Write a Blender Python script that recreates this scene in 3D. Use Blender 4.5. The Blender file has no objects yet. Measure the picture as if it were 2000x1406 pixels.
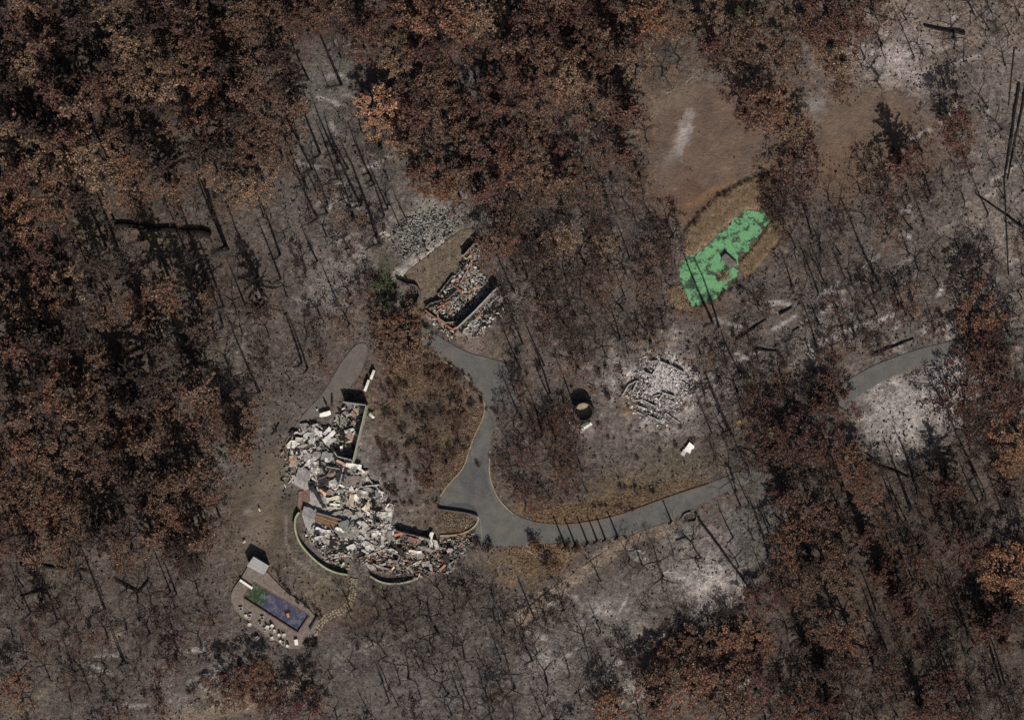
import bpy, math, random
import numpy as np
from mathutils import Vector, Matrix, Euler
from mathutils.geometry import tessellate_polygon
S = bpy.context.scene
COL = S.collection
R = math.radians
random.seed(7); rng = np.random.default_rng(7)

# ------------------------------------------------------------------ camera, sky, sun
# the ground frame is 250 m wide; px() turns a position of the 2000x1406 photo into metres
K = 8.0
def px(x, y, z=0.0): return Vector(((x-1000)/K, (703-y)/K, z))
H = 1500.0; OX, OY = 0.13*H, 0.08*H
cam_d = bpy.data.cameras.new('camera'); cam = bpy.data.objects.new('camera', cam_d); COL.objects.link(cam)
cam.location = (OX, OY, H); cam_d.sensor_width = 36; cam_d.lens = 36*H/250.0
cam_d.shift_x = -OX/250.0; cam_d.shift_y = -OY/250.0
cam_d.clip_start = 10; cam_d.clip_end = 20000
S.camera = cam
SUN_AZ, SUN_EL = math.atan2(0.37, -0.93), R(43)         # azimuth measured from +Y towards +X
sun_dir = Vector((0.37, -0.93, 0)).normalized()*math.cos(SUN_EL) + Vector((0, 0, math.sin(SUN_EL)))
w = bpy.data.worlds.new('World'); S.world = w; w.use_nodes = True
nt = w.node_tree; bg = nt.nodes['Background']
sky = nt.nodes.new('ShaderNodeTexSky'); sky.sky_type = 'NISHITA'; sky.sun_disc = False
sky.sun_elevation = SUN_EL; sky.sun_rotation = SUN_AZ; sky.altitude = 300; sky.ozone_density = 0.0; sky.dust_density = 4.0; sky.air_density = .7
nt.links.new(sky.outputs[0], bg.inputs[0]); bg.inputs[1].default_value = 0.05
sd = bpy.data.lights.new('sun', 'SUN'); sd.energy = 4.4; sd.angle = R(0.5); sd.color = (1, 0.94, 0.85)
so = bpy.data.objects.new('sun', sd); COL.objects.link(so); so.location = (100, -250, 300)
so.rotation_euler = (-sun_dir).to_track_quat('-Z', 'Y').to_euler()
S.view_settings.view_transform = 'Standard'; S.view_settings.look = 'None'
S.view_settings.exposure = 0.08; S.view_settings.gamma = 1
S.render.engine = 'CYCLES'

# ------------------------------------------------------------------ helpers
def tag(o, label=None, cat=None, group=None, kind=None):
    if label: o['label'] = label
    if cat: o['category'] = cat
    if group: o['group'] = group
    if kind: o['kind'] = kind
    return o
def empty(name, loc, rz=0.0):
    o = bpy.data.objects.new(name, None); COL.objects.link(o); o.location = loc; o.rotation_euler = (0, 0, rz)
    o.empty_display_size = 0.5
    return o
def vnoise(x, y, seed=0):
    """smooth value noise in 0..1"""
    r = np.random.default_rng(seed); T = r.random((256, 256))
    xi = np.floor(x).astype(int); yi = np.floor(y).astype(int); fx = x-xi; fy = y-yi
    fx = fx*fx*(3-2*fx); fy = fy*fy*(3-2*fy)
    a = T[xi % 256, yi % 256]; b = T[(xi+1) % 256, yi % 256]; c = T[xi % 256, (yi+1) % 256]; d = T[(xi+1) % 256, (yi+1) % 256]
    return (a*(1-fx)+b*fx)*(1-fy)+(c*(1-fx)+d*fx)*fy
def fbm(x, y, seed=0, octs=4):
    s = 0; a = 0.5; t = 0
    for k in range(octs): s = s+a*vnoise(x*2**k, y*2**k, seed+k); t += a; a *= 0.5
    return s/t
def inpoly(X, Y, P):
    P = np.array(P, float); ins = np.zeros(np.shape(X), bool); n = len(P); j = n-1
    for i in range(n):
        xi, yi = P[i]; xj, yj = P[j]
        if yi != yj: ins ^= ((yi > Y) != (yj > Y)) & (X < (xj-xi)*(Y-yi)/(yj-yi)+xi)
        j = i
    return ins
def pin(x, y, P): return bool(inpoly(np.array([float(x)]), np.array([float(y)]), P)[0])
def segdist(X, Y, pts, closed=False):
    d = np.full(np.shape(X), 1e9); pts = list(pts)
    if closed: pts = pts+[pts[0]]
    for (ax, ay), (bx, by) in zip(pts[:-1], pts[1:]):
        vx, vy = bx-ax, by-ay; L = vx*vx+vy*vy+1e-9
        t = np.clip(((X-ax)*vx+(Y-ay)*vy)/L, 0, 1)
        d = np.minimum(d, np.hypot(X-ax-t*vx, Y-ay-t*vy))
    return d
def chaikin(P, n=2, closed=True):
    P = [tuple(p) for p in P]
    for _ in range(n):
        Q = []
        N = len(P) if closed else len(P)-1
        if not closed: Q.append(P[0])
        for i in range(N):
            a = P[i]; b = P[(i+1) % len(P)]
            Q.append((a[0]*.75+b[0]*.25, a[1]*.75+b[1]*.25)); Q.append((a[0]*.25+b[0]*.75, a[1]*.25+b[1]*.75))
        if not closed: Q.append(P[-1])
        P = Q
    return P

class MB:
    """collects polygons with one colour per face"""
    def __init__(s, col=(.1, .1, .1)): s.v = []; s.f = []; s.c = []; s.col = col
    def poly(s, pts, col=None):
        n = len(s.v); s.v += [tuple(p) for p in pts]; s.f.append(tuple(range(n, n+len(pts)))); s.c.append(col or s.col)
    def box(s, c, d, rot=None, col=None, taper=1.0):
        M = (rot.to_matrix() if isinstance(rot, Euler) else Euler((0, 0, rot)).to_matrix()) if rot is not None else Matrix.Identity(3)
        n = len(s.v); c = Vector(c)
        for z in (-1, 1):
            k = taper if z > 0 else 1.0
            for x, y in ((-1, -1), (1, -1), (1, 1), (-1, 1)):
                s.v.append(tuple(c+M@Vector((x*d[0]/2*k, y*d[1]/2*k, z*d[2]/2))))
        for f in ((3, 2, 1, 0), (4, 5, 6, 7), (0, 1, 5, 4), (1, 2, 6, 5), (2, 3, 7, 6), (3, 0, 4, 7)):
            s.f.append(tuple(n+i for i in f)); s.c.append(col or s.col)
    def tube(s, pts, rad, sides=5, col=None, cap=True):
        pts = [Vector(p) for p in pts]; n0 = len(s.v); up = Vector((0.3, 0.1, 1)).normalized()
        for i, p in enumerate(pts):
            t = (pts[min(i+1, len(pts)-1)]-pts[max(i-1, 0)]).normalized()
            a = t.cross(up if abs(t.dot(up)) < .95 else Vector((1, 0, 0))).normalized(); b = t.cross(a)
            r = rad[i] if hasattr(rad, '__len__') else rad
            for k in range(sides):
                an = 2*math.pi*k/sides; s.v.append(tuple(p+(a*math.cos(an)+b*math.sin(an))*r))
        for i in range(len(pts)-1):
            for k in range(sides):
                k2 = (k+1) % sides
                s.f.append((n0+i*sides+k, n0+i*sides+k2, n0+(i+1)*sides+k2, n0+(i+1)*sides+k)); s.c.append(col or s.col)
        if cap:
            s.f.append(tuple(n0+k for k in range(sides))[::-1]); s.c.append(col or s.col)
            m = n0+(len(pts)-1)*sides; s.f.append(tuple(m+k for k in range(sides))); s.c.append(col or s.col)
    def prism(s, P, z0, z1, col=None, sidecol=None):
        """P: list of (x,y) metres"""
        tri = tessellate_polygon([[Vector((x, y, 0)) for x, y in P]])
        n = len(s.v); m = len(P)
        area = sum(P[i][0]*P[(i+1) % m][1]-P[(i+1) % m][0]*P[i][1] for i in range(m))
        if area < 0: P = P[::-1]; tri = tessellate_polygon([[Vector((x, y, 0)) for x, y in P]])
        s.v += [(x, y, z1) for x, y in P]+[(x, y, z0) for x, y in P]
        for t in tri:
            a, b, c = (Vector((*P[i], 0)) for i in t)
            if (b-a).cross(c-a).z < 0: t = t[::-1]
            s.f.append(tuple(n+i for i in t)); s.c.append(col or s.col)
        for i in range(m):
            j = (i+1) % m; s.f.append((n+i, n+m+i, n+m+j, n+j)); s.c.append(sidecol or col or s.col)
    def wall(s, pts, th, h, z0=-0.3, col=None, rag=0.0, topcol=None):
        """a wall along px points, ragged top"""
        pts = [(px(*p[:2])) for p in pts]
        for a, b in zip(pts[:-1], pts[1:]):
            L = (b-a).length; n = max(1, int(L/0.7)) if rag else 1
            ang = math.atan2(b.y-a.y, b.x-a.x)
            for i in range(n):
                c = a.lerp(b, (i+.5)/n); hh = h*(1-rag*random.random()**1.5)
                t2 = th*(1+0.002*(i % 2))
                s.box((c.x, c.y, (hh+z0)/2), (L/n+(0 if n > 1 else th*.0), t2, hh-z0), ang, col=col)
                if topcol: s.box((c.x, c.y, hh+.03), (L/n-.01, t2+.06, .06), ang, col=topcol)
    def build(s, name, mat, parent=None, loc=None):
        me = bpy.data.meshes.new(name)
        off = Vector(loc) if loc is not None else Vector((0, 0, 0))
        V = np.array(s.v, float).reshape(-1, 3)-np.array(off)
        me.from_pydata(V.tolist(), [], s.f)
        at = me.attributes.new('col', 'FLOAT_COLOR', 'CORNER')
        lens = np.array([len(f) for f in s.f]); c = np.array([(k[0], k[1], k[2], 1.0) for k in s.c], np.float32)
        at.data.foreach_set('color', np.repeat(c, lens, axis=0).ravel())
        me.materials.append(mat); me.update()
        o = bpy.data.objects.new(name, me); COL.objects.link(o)
        if parent is not None: o.parent = parent
        if loc is not None and parent is None: o.location = loc
        return o

# ------------------------------------------------------------------ materials
def new_mat(name):
    m = bpy.data.materials.new(name); m.use_nodes = True; n = m.node_tree.nodes; l = m.node_tree.links
    return m, n, l, n['Principled BSDF']
def mathn(n, l, op, a, b=None):
    q = n.new('ShaderNodeMath'); q.operation = op
    for i, v in enumerate((a, b)):
        if v is None: continue
        if isinstance(v, (int, float)): q.inputs[i].default_value = v
        else: l.new(v, q.inputs[i])
    return q.outputs[0]
def noise(n, l, scale, detail=4, rough=.6, coord='Object', tc=[None]):
    t = n.new('ShaderNodeTexCoord'); q = n.new('ShaderNodeTexNoise'); q.inputs['Scale'].default_value = scale
    q.inputs['Detail'].default_value = detail; q.inputs['Roughness'].default_value = rough
    l.new(t.outputs[coord], q.inputs['Vector']); return q.outputs['Fac']
def ramp(n, l, fac, stops):
    r = n.new('ShaderNodeValToRGB'); e = r.color_ramp.elements
    while len(e) < len(stops): e.new(0.5)
    for k, (p, c) in zip(e, stops): k.position = p; k.color = (*c, 1) if hasattr(c, '__len__') else (c, c, c, 1)
    l.new(fac, r.inputs[0]); return r.outputs[0]
def mul(n, l, a, b):
    q = n.new('ShaderNodeMix'); q.data_type = 'RGBA'; q.blend_type = 'MULTIPLY'; q.inputs[0].default_value = 1
    l.new(a, q.inputs[6]); l.new(b, q.inputs[7]); return q.outputs[2]
def attr(n, name):
    a = n.new('ShaderNodeAttribute'); a.attribute_name = name; return a.outputs['Color']
def bump(n, l, b, h, dist, strength=1.0):
    q = n.new('ShaderNodeBump'); q.inputs['Distance'].default_value = dist; q.inputs['Strength'].default_value = strength
    l.new(h, q.inputs['Height']); l.new(q.outputs[0], b.inputs['Normal'])

def m_ground():
    m, n, l, b = new_mat('burned_ground')
    c = attr(n, 'col')
    a = noise(n, l, .8, 9, .8); f = noise(n, l, 2.4, 6, .85); g = noise(n, l, .22, 5, .6)
    al = n.new('ShaderNodeAttribute'); al.attribute_name = 'col'
    for rr in (ramp(n, l, a, [(.32, .30), (.45, .78), (.55, 1.12), (.70, 1.95)]), ramp(n, l, f, [(.34, .25), (.43, .8), (.57, 1.15), (.68, 2.0)])):
        q = n.new('ShaderNodeMix'); q.data_type = 'RGBA'; l.new(al.outputs['Alpha'], q.inputs[0]); q.inputs[6].default_value = (1, 1, 1, 1); l.new(rr, q.inputs[7])
        c = mul(n, l, c, q.outputs[2])
    c = mul(n, l, c, ramp(n, l, g, [(.3, (.80, .78, .78)), (.7, (1.22, 1.18, 1.14))]))
    l.new(c, b.inputs['Base Color']); b.inputs['Roughness'].default_value = 1; b.inputs['Specular IOR Level'].default_value = .1
    h = mathn(n, l, 'ADD', mathn(n, l, 'MULTIPLY', a, 1.0), mathn(n, l, 'MULTIPLY', f, .35))
    bump(n, l, b, h, .9, .9)
    return m
def m_vcol(name, sc=1.5, lo=.6, hi=1.3, rough=.9, bd=.1, fine=7.0):
    m, n, l, b = new_mat(name)
    c = attr(n, 'col'); a = noise(n, l, sc, 6, .7); f = noise(n, l, fine, 3, .6)
    c = mul(n, l, c, ramp(n, l, a, [(.33, lo), (.67, hi)])); c = mul(n, l, c, ramp(n, l, f, [(.35, .8), (.65, 1.15)]))
    l.new(c, b.inputs['Base Color']); b.inputs['Roughness'].default_value = rough; b.inputs['Specular IOR Level'].default_value = .2
    if bd: bump(n, l, b, a, bd)
    return m
def m_leaf(name, lo, hi):
    m, n, l, b = new_mat(name)
    oi = n.new('ShaderNodeObjectInfo'); ge = n.new('ShaderNodeNewGeometry')
    r = ramp(n, l, ge.outputs['Random Per Island'], [(0, (lo, lo*.9, lo*.9)), (.45, (.8, .78, .75)), (.8, (1.1, 1.05, 1.0)), (1, (hi, hi*.97, hi*.9))])
    c = mul(n, l, oi.outputs['Color'], r)
    l.new(c, b.inputs['Base Color']); b.inputs['Roughness'].default_value = .9; b.inputs['Specular IOR Level'].default_value = .1
    return m
def m_bark():
    m, n, l, b = new_mat('charred_bark')
    oi = n.new('ShaderNodeObjectInfo')
    a = noise(n, l, 3, 4); c = mul(n, l, oi.outputs['Color'], ramp(n, l, a, [(.35, .5), (.7, 1.5)]))
    l.new(c, b.inputs['Base Color']); b.inputs['Roughness'].default_value = .95
    return m
def m_asphalt():
    m, n, l, b = new_mat('asphalt')
    c = attr(n, 'col'); a = noise(n, l, .35, 6, .65); f = noise(n, l, 5, 5, .8)
    c = mul(n, l, c, ramp(n, l, a, [(.3, .78), (.7, 1.2)])); c = mul(n, l, c, ramp(n, l, f, [(.35, .6), (.65, 1.35)]))
    k = noise(n, l, .16, 8, .75); dq = n.new('ShaderNodeMix'); dq.data_type = 'RGBA'; l.new(ramp(n, l, k, [(.5, 0.0), (.66, .6)]), dq.inputs[0]); l.new(c, dq.inputs[6]); dq.inputs[7].default_value = (.15, .125, .105, 1); c = dq.outputs[2]
    l.new(c, b.inputs['Base Color']); b.inputs['Roughness'].default_value = .92; b.inputs['Specular IOR Level'].default_value = .2
    return m
def m_pond():
    m, n, l, b = new_mat('algae_water')
    a = noise(n, l, .35, 7, .7); f = noise(n, l, 2.5, 5, .8)
    c = ramp(n, l, a, [(.40, (.015, .03, .018)), (.455, (.04, .10, .045)), (.49, (.10, .27, .12)), (.75, (.135, .32, .15))])  # darkest stops paint shadow gaps from reeds and trees into the algae
    c = mul(n, l, c, ramp(n, l, f, [(.36, .25), (.45, .95), (.7, 1.15)]))
    l.new(c, b.inputs['Base Color']); b.inputs['Roughness'].default_value = .6; bump(n, l, b, f, .05); return m
def m_pool():
    m, n, l, b = new_mat('stagnant_pool_water')
    t = n.new('ShaderNodeTexCoord'); sx = n.new('ShaderNodeSeparateXYZ'); l.new(t.outputs['Object'], sx.inputs[0])
    a = noise(n, l, .55, 6, .7); f = noise(n, l, 2.2, 5, .7)
    x = mathn(n, l, 'ADD', sx.outputs[0], mathn(n, l, 'MULTIPLY', mathn(n, l, 'SUBTRACT', a, .5), 5.0))
    g = ramp(n, l, mathn(n, l, 'MULTIPLY', mathn(n, l, 'ADD', x, 8.0), 1/16.0), [(.24, (.022, .045, .015)), (.33, (.042, .046, .088))])
    d = ramp(n, l, a, [(.50, 0.0), (.56, 1.0)])
    q = n.new('ShaderNodeMix'); q.data_type = 'RGBA'; l.new(mathn(n, l, 'MULTIPLY', d, .55), q.inputs[0]); l.new(g, q.inputs[6]); q.inputs[7].default_value = (.12, .12, .125, 1)
    c = mul(n, l, q.outputs[2], ramp(n, l, f, [(.35, .7), (.65, 1.3)]))
    l.new(c, b.inputs['Base Color']); b.inputs['Roughness'].default_value = .35; return m
GROUND = m_ground(); MAT = m_vcol('weathered_surface'); RUB = m_vcol('burned_debris', 1.6, .35, 1.5, .95, .15, 4.5)
SHEET = m_vcol('painted_sheet', 1.2, .85, 1.1, .5, .04); GRASS = m_vcol('dry_grass', .8, .7, 1.3, 1, 0)
LEAF = m_leaf('scorched_leaves', .22, 2.0); BARK = m_bark(); ASPH = m_asphalt(); POND = m_pond(); POOL = m_pool()

# ------------------------------------------------------------------ outlines in photo pixels
DRIVE = chaikin([(806,622),(840,645),(880,672),(915,690),(950,698),(990,710),(1014,738),(1018,770),(1004,792),(972,806),(960,850),(955,890),(956,925),(965,960),(982,985),(1005,1005),(1040,1018),(1090,1024),(1140,1020),(1207,1006),(1275,981),(1330,961),(1385,944),(1440,922),(1495,890),(1550,845),(1600,795),(1645,750),(1690,722),(1735,702),(1800,680),(1855,667),(1920,655),(2020,638),(2020,668),(1920,684),(1850,697),(1790,715),(1720,745),(1668,778),(1625,825),(1570,875),(1510,920),(1450,950),(1385,974),(1310,1016),(1250,1036),(1205,1046),(1150,1056),(1060,1062),(1000,1066),(960,1066),(920,1064),(898,1092),(872,1090),(890,1062),(925,1045),(936,1010),(857,994),(860,969),(875,946),(905,916),(915,885),(925,854),(940,825),(947,804),(947,784),(925,749),(890,719),(860,700),(830,680),(806,650)], 1)
LANE = chaikin([(703,668),(720,674),(713,705),(700,738),(668,770),(634,796),(594,834),(560,872),(553,868),(586,815),(632,768),(662,715),(686,682)], 2)
DIRT1 = chaikin([(905,445),(938,452),(912,500),(865,556),(838,592),(818,640),(797,625),(802,580),(776,545),(830,503),(880,465)], 2)
POND_P = chaikin([(1341,501),(1332,512),(1325,530),(1331,557),(1340,577),(1350,598),(1372,596),(1397,584),(1422,563),(1442,538),(1437,526),(1440,506),(1456,492),(1474,470),(1492,448),(1508,426),(1490,414),(1471,415),(1457,409),(1434,427),(1420,445),(1393,470),(1370,490)], 2)
POND_P = [(x+4*math.sin(i*1.9)+2*math.sin(i*4.3+1), y+3*math.cos(i*2.3)+2*math.sin(i*5.1)) if i % 2 else (x, y) for i, (x, y) in enumerate(POND_P)]
POOL_P = [(496,1136), (605,1201), (582,1235), (475,1167)]
TERR = chaikin([(489,1098),(470,1130),(457,1147),(451,1162),(453,1178),(463,1195),(490,1217),(520,1240),(550,1257),(577,1270),(602,1254),(612,1235),(624,1213),(610,1196),(590,1176),(560,1156),(535,1132),(522,1116)], 1)
ISLAND = [(735,690),(800,640),(850,700),(900,735),(942,790),(940,810),(915,870),(900,915),(865,965),(850,995),(800,1010),(765,980),(740,940),(710,900),(725,800),(740,740)]
RUINS = {'main': [(672,755),(722,785),(695,900),(770,985),(790,1010),(850,1020),(890,1060),(885,1100),(820,1130),(740,1115),(700,1090),(620,1050),(590,1000),(562,940),(570,850),(620,800)],
         'barn': [(895,470),(940,460),(985,560),(900,650),(825,610),(880,540)],
         'ash': [(1260,700),(1300,690),(1360,730),(1330,800),(1270,830),(1210,780)]}

# ------------------------------------------------------------------ ground, one sheet to the horizon
def build_ground():
    fx = np.arange(-150, 150.01, .6); fy = np.arange(-110, 110.01, .6)
    far = np.array([30, 80, 180, 400, 900, 2000, 5000.])
    xs = np.concatenate([-150-far[::-1], fx, 150+far]); ys = np.concatenate([-110-far[::-1], fy, 110+far])
    X, Y = np.meshgrid(xs, ys); PX = X*K+1000; PY = 703-Y*K
    base = np.array([.134, .113, .103])
    C = np.ones(X.shape+(3,))*base
    wx = (fbm(X*.12, Y*.12, 3)-.5)*60; wy = (fbm(X*.12+50, Y*.12, 9)-.5)*60
    fxx = (fbm(X*.45, Y*.45, 21)-.5); fhi = fbm(X*1.6, Y*1.6, 31, 2)-.5
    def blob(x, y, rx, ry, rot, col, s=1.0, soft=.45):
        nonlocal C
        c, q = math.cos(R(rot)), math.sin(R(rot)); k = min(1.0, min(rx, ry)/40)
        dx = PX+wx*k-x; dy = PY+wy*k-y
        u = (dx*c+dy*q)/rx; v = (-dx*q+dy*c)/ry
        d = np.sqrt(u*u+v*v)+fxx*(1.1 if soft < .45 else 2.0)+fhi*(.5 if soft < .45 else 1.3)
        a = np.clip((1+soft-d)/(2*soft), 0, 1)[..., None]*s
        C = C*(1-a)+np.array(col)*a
    AL = np.ones(X.shape)
    for (x, y, rx, ry, rot) in [(1380,265,150,120,0),(1330,370,85,85,-30),(1690,255,150,95,10),(1650,340,60,80,0),(520,980,60,120,10)]:
        c, q = math.cos(R(rot)), math.sin(R(rot)); dx = PX+wx*.6-x; dy = PY+wy*.6-y
        AL = np.minimum(AL, np.clip(np.hypot((dx*c+dy*q)/rx, (-dx*q+dy*c)/ry)*2-1.1, .28, 1))
    W = (.52, .49, .48); L = (.25, .232, .22); M_ = (.162, .143, .134); TAN = (.17, .135, .10); BR = (.160, .117, .094); OR = (.17, .105, .06)
    D = (.085, .068, .058)  # charred forest floor; shade under the trees painted into this tone too
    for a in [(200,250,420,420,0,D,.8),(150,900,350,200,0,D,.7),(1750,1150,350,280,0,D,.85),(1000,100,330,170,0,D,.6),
              (1900,80,250,150,0,(.25,.205,.18),.95),(1960,350,90,260,0,(.24,.21,.195),.9),(1850,230,130,110,0,M_,.7),(1735,115,60,48,0,(.42,.38,.375),.9,.6),
              (1480,20,120,40,0,(.15,.11,.085),.6),(1560,40,60,40,0,(.15,.12,.1),.8),
              (1380,250,150,130,0,BR,1,.2),(1330,370,90,60,-30,BR,1,.2),(1450,190,110,50,0,BR,1,.3),(1690,260,150,95,10,(.17,.128,.102),1,.25),(1650,340,50,70,0,(.17,.12,.09),1,.3),(1600,210,22,22,0,L,.9),
              (1345,400,60,50,0,(.14,.09,.07),.9,.2),(1336,262,12,26,20,W,.8,.8),(1318,300,10,26,40,L,.9,.8),
              (1420,360,110,7,-27,(.22,.14,.08),.8),(1320,190,60,18,-25,(.2,.16,.13),.8,.8),(1405,150,40,15,10,(.2,.19,.185),.8,.7),
              (655,545,60,70,20,(.22,.205,.195),.9,.7),(630,570,30,25,0,L,.8,.7),(700,510,40,30,0,L,.5),(640,180,55,100,10,(.14,.135,.128),.9),(700,340,80,120,-10,(.12,.112,.106),.9),
              (640,420,130,120,0,M_,.6),(560,420,70,60,0,M_,.5),(940,170,22,60,-35,(.17,.17,.17),.8,.7),(655,95,18,12,0,L,.8),
              (825,450,75,48,-25,(.30,.29,.27),1,.6),(850,425,45,30,-20,(.22,.21,.2),.9,.4),(800,580,34,26,0,(.19,.175,.155),.95,.4),(835,507,42,10,-32,(.62,.55,.53),1,.4),(795,522,12,9,-30,(.36,.33,.32),1),(780,537,14,11,0,(.6,.56,.53),1,.3),
              (755,560,26,55,0,(.06,.07,.04),.7),(1020,800,60,40,0,D,.3),
              (160,465,30,60,-30,TAN,.9),(305,450,70,28,5,(.15,.12,.09),.9),(340,530,45,30,30,(.15,.125,.1),.8),(345,640,28,20,30,(.16,.14,.12),.9),(435,630,26,22,0,(.16,.14,.12),.9),(460,690,18,42,-30,(.17,.155,.14),.9),(420,700,20,30,0,(.13,.12,.1),.8),
              (1570,650,110,50,-15,(.145,.128,.12),.9),(1620,655,60,22,-35,L,.7,.8),(1500,700,60,20,0,L,.6,.8),(1700,610,60,50,0,(.15,.145,.14),.7,.7),(1780,650,100,22,-20,(.17,.155,.145),.8),(1750,500,90,90,0,M_,.6),(1930,560,60,50,30,(.18,.165,.155),.8),
              (1430,720,90,30,0,(.13,.12,.115),.8),
              (1770,810,95,85,-30,(.26,.245,.235),1,.3),(1850,745,60,48,0,(.40,.375,.365),.95,.6),(1785,800,42,34,-20,(.55,.52,.50),.95,.7),(1805,760,60,30,-40,(.3,.28,.275),.8,.8),(1750,882,14,9,0,(.36,.3,.3),1),(1700,875,20,16,30,L,1),
              (1370,1100,80,65,-20,(.27,.255,.25),.95,.6),(1385,1130,52,36,-10,(.55,.51,.5),.95,.8),(1340,1070,30,40,0,L,.8,.7),(1440,1060,70,50,40,(.16,.155,.15),.9),(1500,1020,45,60,0,(.15,.145,.14),.8),(1395,1045,25,14,30,(.33,.28,.28),.9,.8),
              (1200,1190,115,50,-20,(.21,.2,.195),.9,.7),(1175,1190,30,18,0,(.5,.48,.47),.9,.7),(1230,1210,32,22,0,L,.9,.7),(1130,1225,40,26,0,(.25,.235,.23),.8,.8),(1090,1310,55,65,10,(.30,.28,.275),.85,.7),(1060,1290,34,26,0,(.42,.39,.39),.8,.8),(1160,1300,90,70,0,(.155,.145,.14),.8),(1210,1320,40,14,35,L,.8,.7),
              (950,1200,260,90,-10,(.125,.113,.106),.8),(800,1330,250,80,0,(.13,.12,.118),.8),(900,1370,120,40,0,(.155,.145,.145),.7),(660,1285,18,12,0,L,.9),(725,1262,26,8,-15,L,.9),(656,1400,14,8,0,L,.9),(660,1100,60,60,0,M_,.4),
              (520,1000,75,150,10,(.115,.094,.075),.85),(440,900,60,50,0,(.12,.115,.105),.8),(428,910,16,20,0,L,.8,.8),(400,950,40,60,0,(.115,.105,.095),.8),(495,1000,14,9,0,L,.9),(520,850,100,30,-45,(.12,.11,.1),.6),
              (300,1330,260,60,-5,(.118,.108,.1),.8),(318,1320,22,34,15,(.2,.17,.165),.8,.8),(430,1312,24,20,0,(.24,.235,.23),.9,.7),(350,1375,60,22,0,(.22,.195,.185),.8,.8),(405,1350,60,30,0,(.16,.14,.11),.8),(222,1245,9,14,0,(.3,.28,.22),1,.3),
              (300,1180,80,50,0,(.115,.10,.09),.8),(120,1150,60,40,0,(.11,.095,.08),.8),
              (820,850,110,130,0,(.115,.092,.07),.9),(800,740,70,40,0,(.15,.105,.07),.7,.6),(880,850,26,120,25,(.15,.105,.07),.7,.7),(740,800,30,60,0,(.15,.115,.085),.8,.5),(745,760,22,18,0,(.17,.125,.11),.9,.3),(780,930,40,60,0,M_,.7),
              (1190,985,140,26,-18,(.155,.115,.075),.85,.6),(1110,1005,110,14,3,(.19,.125,.07),.9,.5),(1250,935,120,20,-12,(.15,.12,.08),.8),(1300,890,60,40,0,(.13,.115,.09),.6),(1060,1085,80,34,-22,(.21,.145,.09),.95,.4),(990,1090,50,20,0,(.16,.12,.08),.8),(1180,840,70,60,0,M_,.5),
              (1360,965,70,8,-20,(.16,.12,.08),.8),(1280,1030,45,9,-25,(.2,.17,.13),.8),
              (1285,755,80,66,25,(.33,.305,.30),1,.6),(1292,725,40,22,25,(.62,.58,.57),1,.45),(1288,765,44,38,0,(.52,.48,.475),.9,.7),(1230,790,16,22,0,(.22,.15,.10),1,.4),(1150,845,10,26,0,(.25,.22,.22),.8),
              (960,605,50,22,-35,(.2,.19,.185),.9,.5),(895,650,40,12,35,(.27,.22,.2),.9,.6),(880,585,55,42,-35,(.17,.16,.145),.9,.3),
              (640,900,75,90,30,(.20,.19,.185),.85,.3),(690,1040,90,70,0,(.19,.18,.175),.9,.3),(820,1090,90,30,-10,(.15,.135,.125),.8),(700,960,60,50,40,(.22,.21,.2),.8),(595,975,14,26,20,(.17,.12,.10),1,.2),
              (895,1030,45,18,5,(.16,.12,.08),.9,.3),(770,1110,60,24,0,(.15,.13,.12),.9),(700,1200,60,50,0,(.10,.06,.045),.5),(650,1150,60,40,35,(.14,.115,.085),.8),
              (1350,600,50,20,0,(.13,.08,.05),.6),(1410,430,60,22,-40,(.2,.145,.10),.9,.3),(1470,370,50,26,-25,(.19,.14,.09),.9,.4),(1490,480,60,18,-45,(.19,.135,.09),.9,.4),(1590,780,12,8,0,(.24,.17,.09),.9),(1508,845,6,6,0,(.25,.22,.12),.9),(1450,824,8,5,0,(.3,.18,.08),1)]:
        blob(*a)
    # dirt tracks
    for pts, wd, col in [([(1300,1030),(1250,1042),(1180,1085),(1110,1135),(1060,1172),(1010,1215)], 15, (.26,.21,.17)), ([(300,1420),(420,1390),(500,1372),(560,1345),(600,1310)], 13, (.24,.195,.155)),
                         ([(600,840),(548,900),(520,960),(508,1030),(480,1070)], 24, (.17,.14,.115)), ([(560,1062),(570,1085),(610,1122),(650,1145),(680,1150)], 3, (.2,.18,.165)), ([(560,1010),(556,1050),(566,1080)], 2.5, (.2,.18,.165)),
                         ([(710,910),(745,945),(768,975),(800,998),(825,990),(840,975)], 2.5, (.25,.22,.19)), ([(1225,1200),(1090,1120),(1160,1085)], 0.1, (.1,.1,.1)), ([(20,1400),(60,1370),(110,1330)], 8, (.15,.13,.1))]:
        d = segdist(PX+wx*.1, PY+wy*.1, pts); a = np.clip((wd*1.3-d)/(wd*.6), 0, 1)[..., None]*.85
        C = C*(1-a)+np.array(col)*a
    rs = np.random.default_rng(5)
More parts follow.
